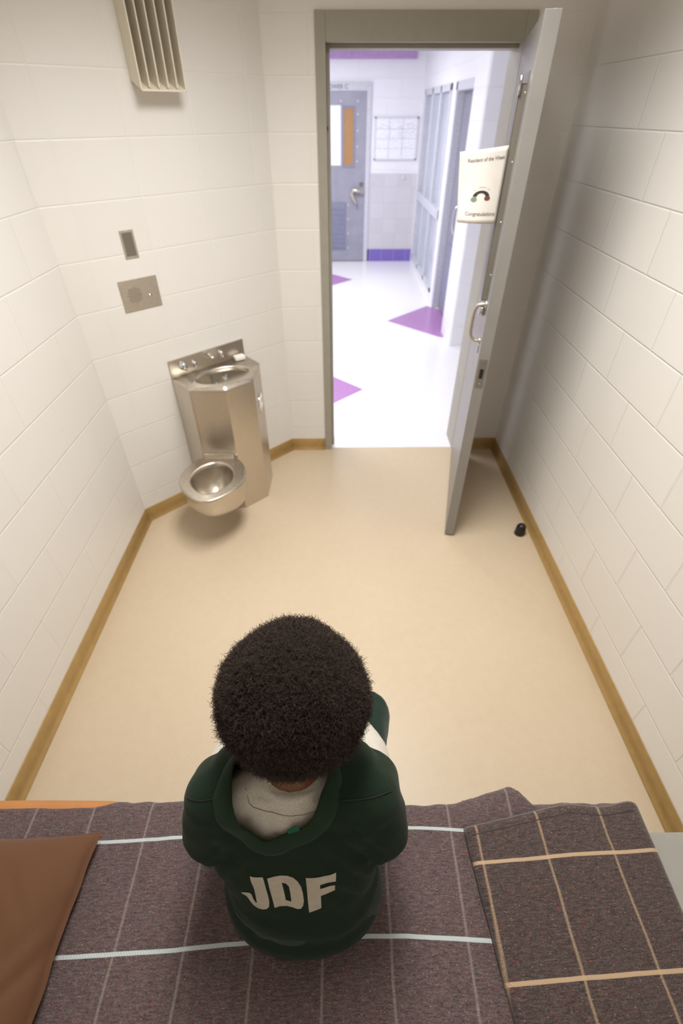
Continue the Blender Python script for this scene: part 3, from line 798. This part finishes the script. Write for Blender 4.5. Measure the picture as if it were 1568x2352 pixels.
# --- grey long-sleeved undershirt
us = MB(); torso(us, -.002, 1, 6)
for s in (0, 1):
    capsule(us, [SH[s]+Vector((0, 0, -.004)), EL[s], WR[s]], [.050, .048, .036], 18, True, False)
us.lathe([(.086, -.052), (.079, -.022), (.071, .002), (.068, .017)], (CXB, .365, .915), Vector((0, .34, .94)), 32)
capsule(us, [SH[0]+Vector((.03, 0, 0)), (CXB, .352, .918), SH[1]-Vector((.03, 0, 0))], [.044, .040, .044], 20)
def wr_under(co, n):
    return .0022*noise.noise(co*26)+.0014*noise.noise(co*60)
under = bake(us, 'undershirt', M['under'], person, .0045, 5, wr_under)
ub = BVHTree.FromPolygons([v.co+wloc(person) for v in under.data.vertices], [tuple(p.vertices) for p in under.data.polygons])
sp_ = []
for i in range(41):
    a = math.radians(-160+140*i/40+0); ax = Vector((0, .34, .94)).normalized(); e1 = Vector((1, 0, 0)); e2 = ax.cross(e1)
    q = Vector((CXB, .365, .915))+ax*-.012+(e1*math.cos(a)+e2*math.sin(a))*.085; loc, nr, _, _ = ub.find_nearest(q); sp_.append(loc+nr*.0002)
sb_ = MB(); sb_.tube(sp_, .0009, 6); sb_.build('collar_seam', simple('grey seam', (150, 143, 132), .9), under)
under['label'] = 'pale grey long-sleeved shirt under the green top'

# --- green top
gt = MB(); torso(gt, .012, 1)
gt.loft([ellip_ring((CXB+.002, .292, .64), .158, .118, math.radians(10)), ellip_ring((CXB-.004, .312, .735), .180, .110, math.radians(18)), ellip_ring((CXB-.002, .338, .81), .186, .105, math.radians(24)), ellip_ring((CXB, .355, .86), .180, .100, math.radians(28)), ellip_ring((CXB, .362, .90), .165, .08, math.radians(30))], True, True)
gt.loft([ellip_ring((CXB+.006, .268, .545), .172, .128, 0), ellip_ring((CXB+.005, .272, .58), .172, .128, math.radians(5)), ellip_ring((CXB+.002, .292, .66), .160, .122, math.radians(12))], True, True)
capsule(gt, [SH[0]+Vector((.005, .000, .004)), (CXB-.085, .332, .908), (CXB, .345, .914), (CXB+.085, .332, .908), SH[1]+Vector((-.005, .000, .004))], [.056, .058, .056, .058, .056], 24)
for s in (0, 1):
    sg = 1 if s == 1 else -1
    capsule(gt, [SH[s]+Vector((-sg*.01, .0, .0)), SH[s]+Vector((sg*.008, -.006, -.055)), SH[s]+Vector((sg*.012, -.018, -.120))], [.058, .063, .066], 24, True, False)
    capsule(gt, [SH[s], SH[s].lerp(EL[s], .38)], [.056, .060], 24, True, False)
    capsule(gt, [SH[s]+Vector((-sg*.03, -.01, -.03)), (CXB+sg*.120, .310, .775)], [.06, .05], 20)
def wr_green(co, n):
    w = .0035*noise.noise(Vector((co.x*7, co.y*9, co.z*9)))+.0016*noise.noise(co*24)
    # drag folds under the arms and over the shoulder blades
    for sx_, sg in ((CXB-.150, -1), (CXB+.150, 1)):
        q = (co.x-sx_)*sg; w += .004*math.sin((co.z*1.0+q*1.6)*95)*bumpf(q, -.03, .045)*bumpf(co.z, .80, .09)
    w += .003*math.sin(co.z*80+co.x*14)*bumpf(co.z, .63, .05)
    w += .004*bumpf(co.x, CXB+.0, .03)*bumpf(co.z, .80, .06)*-1
    return w
green = bake(gt, 'green_top', M['green'], person, .0045, 22, wr_green, .6)
green['label'] = 'dark green short-sleeved top printed JDF'

# neckline loop, projected onto the top
offp = wloc(person)
gm = green.data; bvh = BVHTree.FromPolygons([v.co+offp for v in gm.vertices], [tuple(p.vertices) for p in gm.polygons])
neck = [(-.131, .280, .874), (-.098, .285, .889), (-.062, .291, .903), (-.036, .305, .928), (-.024, .332, .952), (-.022, .362, .965), (-.030, .395, .968), (-.045, .425, .955), (-.070, .440, .935), (CXB-.008, .444, .93), (-.110, .440, .935), (-.140, .425, .955), (-.170, .395, .968), (-.192, .362, .965), (-.197, .330, .950), (-.190, .303, .925), (-.164, .289, .896)]
def catmull(P, n, closed=True):
    P = [Vector(p) for p in P]; out = []; L_ = len(P)
    for i in range(L_ if closed else L_-1):
        p0, p1, p2, p3 = P[(i-1) % L_], P[i], P[(i+1) % L_], P[(i+2) % L_]
        if not closed: p0 = P[max(0, i-1)]; p3 = P[min(L_-1, i+2)]
        for k in range(n):
            t = k/n; out.append(.5*((2*p1)+(-p0+p2)*t+(2*p0-5*p1+4*p2-p3)*t*t+(-p0+3*p1-3*p2+p3)*t**3))
    if not closed: out.append(P[-1])
    return out
loop = catmull(neck, 6); lp2 = []; ln = []
for p in loop:
    loc, nr, idx, dist = bvh.find_nearest(p); lp2.append(loc); ln.append(nr)
# smooth the projected loop
for _ in range(3):
    lp2 = [(lp2[i-1]+lp2[i]*4+lp2[(i+1) % len(lp2)])/6 for i in range(len(lp2))]
cen = sum(lp2, Vector())/len(lp2)
pn = Vector((0, -.12, 1)).normalized(); ex = Vector((1, 0, 0)); ey = pn.cross(ex)
poly2 = [((p-cen).dot(ex), (p-cen).dot(ey)) for p in lp2]
def inside(x, y, poly):
    c = False; j = len(poly)-1
    for i in range(len(poly)):
        if (poly[i][1] > y) != (poly[j][1] > y) and x < (poly[j][0]-poly[i][0])*(y-poly[i][1])/(poly[j][1]-poly[i][1])+poly[i][0]: c = not c
        j = i
    return c
bm = bmesh.new(); bm.from_mesh(gm)
kill = [f for f in bm.faces if f.calc_center_median().z+offp.z > .86 and inside((f.calc_center_median()+offp-cen).dot(ex), (f.calc_center_median()+offp-cen).dot(ey), poly2)]
bmesh.ops.delete(bm, geom=kill, context='FACES'); bm.to_mesh(gm); bm.free()
# collar band
cb = MB(); rings = []; N_ = len(lp2)
for i, p in enumerate(lp2):
    d = (lp2[(i+1) % N_]-lp2[i-1]).normalized(); up = ln[i].normalized(); out = (p-cen); out = (out-d*out.dot(d)); out = (out-up*out.dot(up)).normalized()
    back = max(0, min(1, (.36-p.y)/.05)); wdt = .030*back+.016*(1-back)
    q = []
    for k in range(12):
        a = 2*PI*k/12; q.append(p+out*(wdt*.36+wdt*.62*math.cos(a))+up*(.0015+.0042*math.sin(a)+.003*math.cos(a)*-1))
    rings.append(q)
cb.loft(rings, True, False, True)
coll = cb.build('collar', M['collar'], person, label='rolled dark green neckband of the top')
# collar tag
cen_t = Vector((-.082, .290, .900)); loc, nr, _, _ = bvh.find_nearest(cen_t)
tgm = MB(); a = Matrix.Rotation(math.radians(25), 3, nr)
sd = Vector((1, 0, 0)); upv = nr.cross(sd).normalized()
if upv.z < 0: upv = -upv
sd = (a @ sd); upv = (a @ upv)
qs = [loc+nr*.004+sd*x+upv*y+nr*abs(y)*.1 for x, y in ((-.011, -.002), (.011, -.002), (.010, .010), (-.009, .010))]
tgm.add(qs+[q+nr*.0015 for q in qs], [(0,1,2,3),(7,6,5,4),(0,4,5,1),(1,5,6,2),(2,6,7,3),(3,7,4,0)]); tgm.build('neck_tag', M['tag'], person, label='small bright green neck tag')
# shoulder seams
bvh2 = bvh
def seam(p0, p1, bow, name='shoulder_seam'):
    pts = []
    for i in range(25):
        t = i/24; p = Vector(p0).lerp(Vector(p1), t)+Vector(bow)*math.sin(PI*t); loc, nr, _, _ = bvh2.find_nearest(p); pts.append(loc+nr*.0006)
    b = MB(); b.tube(pts, .0012, 6); b.build(name, M['dark'], green)
seam((-.285, .318, .935), (-.215, .310, .955), (0, -.004, -.004)); seam((.000, .305, .955), (.105, .325, .945), (0, -.004, -.004))

# letters JDF on the back (traced in shirt-plane centimetres)
Zs = 6.533
LET = {'J': [[(155,755),(345,738),(375,870),(400,1010),(410,1110),(400,1180),(360,1225),(300,1248),(225,1248),(160,1205),(90,1140),(30,1085),(-10,1035),(5,1018),(50,1015),(110,1025),(145,1045),(165,1095),(205,1148),(222,1140),(215,1080),(190,930)]],
       'D': [[(408,750),(500,722),(590,710),(700,718),(780,745),(840,800),(885,880),(908,980),(918,1080),(905,1150),(870,1195),(820,1195),(740,1165),(660,1145),(560,1150),(485,1180),(460,1050),(430,880)],
             [(610,815),(670,830),(710,880),(725,970),(735,1070),(728,1085),(690,1070),(655,1060),(640,970),(620,870)]],
       'F': [[(960,742),(1150,745),(1388,735),(1388,838),(1270,850),(1160,860),(1160,920),(1375,902),(1372,988),(1260,1000),(1168,1022),(1170,1200),(1090,1225),(990,1262),(975,1050)]]}
BN = Vector((0, -.93, .367)).normalized(); BU = Vector((0, .367, .93)).normalized(); BO = Vector((LETX:=-.099, (.238), .756))
LS = .000128; LSY = .000186     # metres per unit across / up the back
bvh_g = BVHTree.FromPolygons([v.co+offp for v in gm.vertices], [tuple(p.vertices) for p in gm.polygons])
for ch, polys in LET.items():
    P2 = [[Vector((x, y)) for x, y in pg] for pg in polys]
    pts = []; ed = []
    for pg in P2:
        dense = []
        for i in range(len(pg)):
            a_, b_ = pg[i], pg[(i+1) % len(pg)]; k = max(1, int((b_-a_).length/25))
            dense += [a_.lerp(b_, t/k) for t in range(k)]
        st = len(pts); pts += dense; ed += [(st+i, st+(i+1) % len(dense)) for i in range(len(dense))]
    xs = [p.x for p in P2[0]]; ys = [p.y for p in P2[0]]
    def evenodd(x, y): return sum(inside(x, y, [(p.x, p.y) for p in pg]) for pg in P2) % 2 == 1
    x = min(xs)
    while x < max(xs):
        y = min(ys)
        while y < max(ys):
            if evenodd(x, y): pts.append(Vector((x+.3, y+.3)))
            y += 27
        x += 27
    vv, ee, ff, *_ = geometry.delaunay_2d_cdt(pts, ed, [], 0, 1e-4)
    ff = [f for f in ff if evenodd(sum(vv[i].x for i in f)/3, sum(vv[i].y for i in f)/3)]
    out = []
    for v in vv:
        p = BO+Vector((1, 0, 0))*((v.x-690)*LS)+BU*(-(v.y-990)*LSY)
        loc, nr, idx, dist = bvh_g.ray_cast(p+BN*.15, -BN, .4)
        if loc is None: loc, nr, idx, dist = bvh_g.find_nearest(p)
        out.append(loc+nr*.0012)
    mb = MB(); mb.add(out, ff, True); lo = mb.build('letter', M['print'], green, label='cream printed letter ' + ch)

# --- trousers
tr = MB()
tr.loft([ellip_ring((CXB+.006, .272, .535), .165, .122, 0), ellip_ring((CXB+.006, .275, .57), .175, .130, 0), ellip_ring((CXB+.004, .285, .635), .160, .122, math.radians(8))], True, True)
for s in (0, 1):
    capsule(tr, [HIP[s], KN[s], (KN[s]+AK[s])/2, AK[s]+Vector((0, 0, .01))], [.088, .070, .066, .062], 22, True, False)
def wr_tr(co, n): return .004*noise.noise(Vector((co.x*14, co.y*10, co.z*12)))+.0015*noise.noise(co*30)
trs = bake(tr, 'trousers', M['trouser'], person, .006, 6, wr_tr); trs['label'] = 'dark green trousers'
# --- shoes
for s in (0, 1):
    a = AK[s]; sb = MB(); x0, y0 = a.x, a.y
    def srow(y, hw, z0, z1): return [Vector((x0+hw*math.copysign(abs(math.cos(t))**.7, math.cos(t)), y0+y, (z0+z1)/2+(z1-z0)/2*math.copysign(abs(math.sin(t))**.7, math.sin(t)))) for t in [2*PI*i/20 for i in range(20)]]
    sb.loft([srow(-.058, .012, .02, .05), srow(-.050, .026, .014, .075), srow(-.02, .032, .012, .085), (srow(.03, .034, .012, .080)), srow(.08, .040, .012, .062), srow(.13, .043, .012, .052), srow(.165, .034, .012, .044), srow(.185, .014, .014, .034)], True, True)
    sh = sb.build('shoe', M['shoe'], person)
    so = MB(); so.prism([(x0+(.044 if y > .05 else .037)*c_*(1 if abs(y) < .18 else .5), y0+y) for y, c_ in [(-.06, .5), (-.062, -.5), (-.03, -1), (.04, -1), (.12, -1.02), (.17, -.75), (.19, -.2), (.19, .2), (.17, .75), (.12, 1.02), (.04, 1), (-.03, 1)]], .001, .016)
    so.build('sole', M['sole'], sh, bevel=.003)

# --- afro hair
AC = Vector((CXB+.004, .445, 1.079)); AR = .139
def afro_r(d):
    r = AR*(1+.035*noise.noise(d*2.3+Vector((3, 1, 0)))+.02*noise.noise(d*5))
    # squarer at the nape, a little narrower toward the crown front
    r *= 1-.008*max(0, d.dot(Vector((0, -.75, -.55)).normalized()))
    for sx_ in (-1, 1):
        r *= 1+.040*max(0, d.dot(Vector((sx_*.70, -.42, -.42)).normalized())-.3)
        r *= 1-.045*max(0, d.dot(Vector((sx_*.45, .72, .50)).normalized()))**5
    r *= 1-.09*max(0, d.dot(Vector((.66, .55, .35)).normalized()))**2
    r *= 1-.075*max(0, d.dot(Vector((-.66, .55, .35)).normalized()))**2
    r *= 1+.035*max(0, d.dot(Vector((0, .80, .55)).normalized()))**6
    # open at the face
    r *= 1-.42*max(0, d.dot(Vector((0, .62, -.78)).normalized())-.35)
    return r
core = MB(); rings = []
for j in range(1, 40):
    ph = PI*j/40; rg_ = []
    for i in range(56):
        a = 2*PI*i/56; d = Vector((math.sin(ph)*math.cos(a), math.sin(ph)*math.sin(a), math.cos(ph)))
        face = max(0, d.dot(RH @ Vector((0, .86, -.5)))-.55)
        rg_.append(AC+d*afro_r(d)*(.90-.75*face)*(1+.02*noise.noise(d*18)))
    rings.append(rg_)
core.loft(rings, True, True)
def mk_hair(name, c1, c2):
    t = NT(name); n = t.noise(160, 4, rough=.7)
    t.base(t.ramp(n, [(.35, lin(c1)), (.7, lin(c2))])); t.rough(.6); t.b.inputs['Specular IOR Level'].default_value = .35
    t.bump(n, 1.0, .004); return t.m
M['hair_core'] = mk_hair('hair core', (14, 10, 8), (34, 25, 20))
M['hair'] = mk_hair('coily black brown hair', (40, 30, 25), (86, 69, 58))
hair = core.build('hair', M['hair_core'], person, label='round black-brown afro')
NSTR = 64000; NPT = 9
face_dir = np.array(RH @ Vector((0, .86, -.5)))
u = np.random.randn(int(NSTR*1.4), 3); u /= np.linalg.norm(u, axis=1)[:, None]
u = u[u@face_dir < .55][:NSTR]; NSTR = len(u)
rad = np.array([afro_r(Vector(d)) for d in u])
pos = np.zeros((NSTR, NPT, 3)); ac = np.array(AC)
# clumps: small random scale noise plus coils
t1 = np.cross(u, np.array([.3, .5, .81])); t1 /= np.linalg.norm(t1, axis=1)[:, None]; t2 = np.cross(u, t1)
phs = np.random.rand(NSTR)*2*PI; turns = 1.6+2.2*np.random.rand(NSTR); cr_ = .0016+.0026*np.random.rand(NSTR)
ln_ = .865+.02*np.random.rand(NSTR); tip = .975+.05*np.random.rand(NSTR)**1.5+ (np.random.rand(NSTR) > .90)*.045*np.random.rand(NSTR)
drift = np.random.randn(NSTR, 3)*.0045
for k in range(NPT):
    f = k/(NPT-1); rr_ = rad*(ln_+(tip-ln_)*f); an = phs+turns*2*PI*f
    pos[:, k, :] = ac + u*rr_[:, None] + t1*(cr_*np.cos(an))[:, None] + t2*(cr_*np.sin(an))[:, None] + drift*f*f
hc = bpy.data.hair_curves.new('hair_strands'); hc.add_curves([NPT]*NSTR)
pp = pos.reshape(-1, 3)-np.array(offp)
hc.attributes['position'].data.foreach_set('vector', pp.astype(np.float32).ravel())
ra = hc.attributes.get('radius') or hc.attributes.new('radius', 'FLOAT', 'POINT')
rv = np.tile(np.linspace(.00042, .00022, NPT), NSTR).astype(np.float32); ra.data.foreach_set('value', rv)
hc.materials.append(M['hair'])
ho = bpy.data.objects.new('hair_strands', hc); COL.objects.link(ho); ho.parent = hair; ho['kind'] = 'stuff'

# ------------------------------------------------------------------ hallway beyond the door
HF = 8.65; HX = 1.19; HZ = 2.56
struct('floor_hall', MB().box((-3.0, 2.95, -.12), (3.4, HF+.2, 0)), M['hall_floor'], 'glossy white hall floor with purple diamonds', 'floor')
struct('ceiling_hall', MB().box((-3.0, 3.12, HZ), (3.4, HF+.2, HZ+.1)), M['hall_ceiling'], 'white hall ceiling', 'ceiling')
struct('wall_hall_far', MB().box((-3.0, HF, 1.18), (1.4, HF+.15, HZ)), M['hall_wall'], 'white far wall of the hall', 'wall')
struct('wall_hall_wainscot', MB().box((-3.0, HF-.012, .175), (1.25, HF+.15, 1.18)), M['wainscot'], 'speckled grey tile lower wall beside the far door', 'wall')
struct('baseboard_hall', MB().box((.50, HF-.022, 0), (HX, HF+.15, .176)), M['base_purple'], 'purple tile base on the far hall wall', 'baseboard')
struct('trim_2', MB().box((-3.0, HF-.06, 2.42), (1.06, HF, 2.50)), M['hall_purple'], 'purple band high on the far hall wall', 'trim')
struct('wall_hall_left', MB().box((-3.15, 2.95, 0), (-3.0, HF+.15, HZ)), M['hall_wall'], 'white left wall of the hall', 'wall')
struct('wall_hall_right', MB().box((3.4, 2.95, 0), (3.55, 5.2, HZ)), M['hall_wall'], 'white wall at the right end of the hall', 'wall')
struct('wall_hall_front', MB().box((-3.0, 3.121, 0), (FX0, 3.135, HZ)).box((FX1, 3.121, 0), (3.4, 3.135, HZ)).box((FX0, 3.121, FZ), (FX1, 3.135, HZ)), M['hall_wall'], 'hall side of the cell front wall', 'wall')
# pillar / return wall
ret = MB(); r_ = .03
pp_ = [(1.154+r_-r_*math.cos(a), 4.91+r_-r_*math.sin(a)) for a in [PI/2*i/6 for i in range(7)]]
ret.prism(pp_+[(3.4, 4.91), (3.4, 5.34), (1.154, 5.34)], 0, HZ, smooth=False)
struct('wall_hall_return', ret, M['hall_wall'], 'pale grey return wall with rounded corner in the hall', 'wall')
# right hall wall beyond, with side door opening and glazed screen
rw = MB(); rw.box((HX, 5.34, 2.11), (HX+.2, HF, HZ)); rw.box((HX, 6.27, 0), (HX+.2, 6.50, 2.11)); rw.box((HX, 8.40, 0), (HX+.2, HF, 2.11)); rw.box((HX, 6.50, 0), (HX+.2, 8.40, .09))
struct('wall_hall_side', rw, M['hall_wall'], 'white side wall of the hall holding the glazed screen', 'wall')
sf = MB(); sf.box((HX-.008, 6.20, 0), (HX+.16, 6.27, 2.11)); sf.box((HX-.008, 5.34, 2.04), (HX+.16, 6.27, 2.11)); sf.box((HX-.008, 5.34, 0), (HX+.16, 5.37, 2.11))
struct('trim_3', sf, M['steel_frame'], 'pale steel frame of the side door in the hall', 'door frame', bevel=.004)
sd_ = thing('door_2', (HX+.1, 5.8, 0), 'grey side door set back in the right hall wall', 'door', kind='structure')
MB().box((HX+.07, 5.37, .01), (HX+.115, 6.20, 2.04)).build('door_leaf', M['hall_door2'], sd_)
MB().box((HX+.062, 5.48, 1.05), (HX+.07, 5.62, 1.88)).build('window_pane', M['dark'], sd_, label='dark narrow door window')
MB().box((HX+.062, 5.5, .12), (HX+.07, 6.08, .75)).build('louver', M['louver'], sd_)
hp2 = MB(); hp2.tube([(HX+.07-.06*math.sin(PI*i/12)**.6, 5.70, 1.02+.13*math.cos(PI*i/12)) for i in range(13)], .009, 10); hp2.build('door_pull', M['chrome'], sd_)
win = thing('window_1', (HX, 7.45, .09), 'white framed glazed screen with upper and lower panes in the hall', 'window', kind='structure')
wm = MB(); y0_, y1_ = 6.50, 8.40
wm.box((HX-.012, y0_, .09), (HX+.05, y1_, .15)); wm.box((HX-.012, y0_, 2.05), (HX+.05, y1_, 2.11)); wm.box((HX-.02, y0_, .90), (HX+.05, y1_, 1.0))
for y in (6.50, 7.10, 7.70, 8.34): wm.box((HX-.012, y, .09), (HX+.05, y+.07, 2.11))
wfm = wm.build('window_frame', M['steel_frame'], win, bevel=.004)
tg = NT('grey glass'); tg.base(t_ := tg.ramp(tg.noise(3), [(.3, lin((178, 184, 198))), (.7, lin((194, 199, 212)))])); tg.rough(.08); M['glass'] = tg.m
for i, (ya, yb) in enumerate(((6.57, 7.10), (7.17, 7.70), (7.77, 8.34))):
    for za, zb in ((.15, .90), (1.0, 2.05)):
        MB().box((HX+.03, ya, za), (HX+.036, yb, zb)).build('window_pane', M['glass'], win)
# next cell's door frame on the return wall
nf = MB(); nf.box((1.395, 4.895, 0), (1.44, 4.912, 2.3)); nf.box((1.44, 4.895, 2.2), (2.45, 4.912, 2.3)); nf.box((2.40, 4.895, 0), (2.45, 4.912, 2.3))
struct('trim_4', nf, simple('mauve grey frame', (170, 166, 178), .45), 'mauve grey frame on the return wall behind the cell door', 'door frame')
nd = thing('door_3', (1.92, 4.9, 0), 'grey cell door on the return wall of the hall', 'door', kind='structure')
MB().box((1.44, 4.900, .01), (2.40, 4.9095, 2.2)).build('door_leaf', M['hall_door2'], nd)
# far door
ff_ = MB(); yy = HF-.03
ff_.box((.415, yy, 0), (.478, HF+.02, 2.195)); ff_.box((-.63, yy, 2.105), (.415, HF+.02, 2.195)); ff_.box((-.63, yy, 0), (-.567, HF+.02, 2.105))
tr5 = struct('trim_5', ff_, M['steel_frame'], 'pale steel frame of the far grey door', 'door frame', bevel=.004)
vs, fs = text_polys('TOWER C', .062, True); w_ = max(v.x for v in vs)
MB().add([Vector((.150-w_*1.1+v.x*1.1, yy-.001, 2.125+v.y*1.05)) for v in vs], fs).build('frame_lettering', M['ink'], tr5, label='faint grey lettering on the head of the far frame')
fd = thing('door_4', (-.08, HF-.02, 0), 'tall grey far door with amber window, white sheet and lever handle', 'door', kind='structure')
MB().box((-.567, HF-.020, .01), (.415, HF-.013, 2.105)).build('door_leaf', M['hall_door'], fd)
wf2 = MB(); wf2.box((.075, HF-.032, 1.26), (.095, HF-.02, 1.95)); wf2.box((.228, HF-.032, 1.26), (.25, HF-.02, 1.95)); wf2.box((.095, HF-.032, 1.925), (.228, HF-.02, 1.95)); wf2.box((.095, HF-.032, 1.26), (.228, HF-.02, 1.285))
wf2.build('window_frame', M['hall_door2'], fd)
MB().box((.095, HF-.024, 1.285), (.228, HF-.020, 1.925)).build('window_pane', M['orange'], fd, label='amber strip window')
for x, z in [(.29, 2.0), (.29, 1.86), (.29, 1.68), (.29, 1.5), (.29, 1.33), (.05, 2.0)]: MB().cyl((x, HF-.02, z), .012, .004, (0,-1,0), 10).build('bolt', M['steel_frame'], fd)
lv = MB(); lv.box((-.30, HF-.032, .175), (.13, HF-.02, .82))
for k in range(9): lv.box((-.28, HF-.040, .20+k*.065), (.11, HF-.030, .215+k*.065))
lv.build('louver', M['louver'], fd, label='lower louvred vent panel')
for z in (.79, .6, .4, .2): MB().cyl((.165, HF-.02, z), .012, .004, (0,-1,0), 10).build('bolt', M['steel_frame'], fd)
MB().cyl((.357, HF-.02, 1.055), .032, .016, (0,-1,0), 20).build('deadbolt', M['chrome'], fd)
hl = MB(); hl.cyl((.37, HF-.02, .96), .035, .018, (0,-1,0), 20); hl.tube([(.37, HF-.04, .96), (.37, HF-.07, .965), (.30, HF-.08, .975), (.235, HF-.075, .985), (.215, HF-.07, .94), (.245, HF-.07, .87), (.29, HF-.07, .80)], [.02, .022, .024, .026, .026, .024, .02], 12)
hl.build('lever_handle', M['brass'], fd)
tag(MB().box((-.20, HF-.030, 1.28), (.052, HF-.0265, 1.955)).build('paper_sheet', M['board']), 'blank white sheet covering the left window of the far door', 'paper')
# calendar board
cbd = thing('wall_calendar', (.84, HF, 1.58), 'white calendar board with grey grid on the far hall wall', 'calendar')
MB().box((.555, HF-.022, 1.362), (1.130, HF-.001, 1.812)).build('board_panel', M['board'], cbd)
gf = MB(); gf.box((.535, HF-.028, 1.345), (1.150, HF-.001, 1.362)); gf.box((.535, HF-.028, 1.812), (1.150, HF-.001, 1.830)); gf.box((.535, HF-.028, 1.345), (.555, HF-.001, 1.83)); gf.box((1.130, HF-.028, 1.345), (1.150, HF-.001, 1.83))
gf.build('board_frame', M['grid'], cbd)
gl = MB()
for x in (.74, .935): gl.box((x-.006, HF-.024, 1.362), (x+.006, HF-.021, 1.812))
for z in (1.48, 1.59, 1.70): gl.box((.555, HF-.024, z-.004), (1.13, HF-.021, z+.004))
gl.build('grid_lines', M['grid'], cbd)
sc_ = MB(); random.seed(3)
for _ in range(46):
    x = random.uniform(.58, 1.09); z = random.choice([1.60, 1.63, 1.66, 1.71, 1.74, 1.77])+random.uniform(-.008, .008)
    sc_.box((x, HF-.0235, z), (x+random.uniform(.008, .04), HF-.0215, z+random.uniform(.003, .010)))
sc_.build('pen_marks', M['grid'], cbd)['kind'] = 'stuff'
ot = thing('wall_hook', (.99, HF-.02, 1.15), 'small grey fitting on the tiled far wall below the calendar', 'fitting')
MB().box((.972, HF-.03, 1.11), (1.008, HF-.012, 1.17)).build('cover', M['grid'], ot, bevel=.003)

# ------------------------------------------------------------------ lights
def emis(name, c, s):
    m = bpy.data.materials.new(name); m.use_nodes = True; n = m.node_tree.nodes; n.clear()
    e = n.new('ShaderNodeEmission'); o = n.new('ShaderNodeOutputMaterial'); e.inputs[0].default_value = (*c, 1); e.inputs[1].default_value = s
    m.node_tree.links.new(e.outputs[0], o.inputs[0]); return m
def fixture(x, y, z, sx, sy, power, col, label, spread=180):
    f = thing('ceiling_light', (x, y, z), label, 'ceiling light')
    b = MB(); b.box((x-sx/2-.03, y-sy/2-.03, z-.03), (x-sx/2, y+sy/2+.03, z-.0005)); b.box((x+sx/2, y-sy/2-.03, z-.03), (x+sx/2+.03, y+sy/2+.03, z-.0005))
    b.box((x-sx/2, y-sy/2-.03, z-.03), (x+sx/2, y-sy/2, z-.0005)); b.box((x-sx/2, y+sy/2, z-.03), (x+sx/2, y+sy/2+.03, z-.0005)); b.build('housing', M['steel_frame'], f)
    MB().box((x-sx/2, y-sy/2, z-.012), (x+sx/2, y+sy/2, z-.008)).build('diffuser', emis('diffuser', col, 1.5), f)
    l = bpy.data.lights.new('lamp', 'AREA'); l.shape = 'RECTANGLE'; l.size = sx*.95; l.size_y = sy*.95; l.energy = power; l.color = col; l.spread = math.radians(spread)
    lo = bpy.data.objects.new('lamp', l); COL.objects.link(lo); lo.location = (0, 0, -.02); lo.parent = f
    return f
CELL_W, HALL_W = 36, 42
fixture(.02, 1.40, ZC, .60, 1.15, CELL_W, (1, .983, .955), 'rectangular light in the cell ceiling', 136)
fixture(-.9, 4.2, HZ, 1.1, .9, HALL_W*1.2, (.965, .97, 1), 'square light in the hall ceiling nearest the doorway')
fixture(-.4, 6.9, HZ, 1.2, .9, HALL_W, (.965, .97, 1), 'square light in the hall ceiling near the far door')
w = bpy.data.worlds.new('World'); scene.world = w; w.use_nodes = True
w.node_tree.nodes['Background'].inputs[0].default_value = (.9, .92, 1, 1); w.node_tree.nodes['Background'].inputs[1].default_value = .02

# ------------------------------------------------------------------ camera
cd = bpy.data.cameras.new('Camera'); cam = bpy.data.objects.new('Camera', cd); COL.objects.link(cam); scene.camera = cam
th, yaw, roll = math.radians(40.3267), math.radians(.3748), math.radians(-.045)
F = Vector((math.sin(yaw)*math.cos(th), math.cos(yaw)*math.cos(th), -math.sin(th))); Rr = Vector((math.cos(yaw), -math.sin(yaw), 0)); U = Rr.cross(F)
R2 = Rr*math.cos(roll)+U*math.sin(roll); U2 = U*math.cos(roll)-Rr*math.sin(roll)
cam.matrix_world = Matrix(((R2.x, U2.x, -F.x, 0), (R2.y, U2.y, -F.y, 0), (R2.z, U2.z, -F.z, 1.88), (0, 0, 0, 1)))
cd.sensor_fit = 'HORIZONTAL'; cd.sensor_width = 24; cd.lens = 1081.45/1568*24; cd.clip_start = .02
cd.dof.use_dof = True; cd.dof.focus_distance = .95; cd.dof.aperture_fstop = 2.8
scene.view_settings.view_transform = 'Standard'; scene.view_settings.look = 'None'; scene.view_settings.gamma = 1; scene.view_settings.exposure = .05
scene.view_settings.use_curve_mapping = False
scene.cycles.max_bounces = 10; scene.cycles.diffuse_bounces = 6
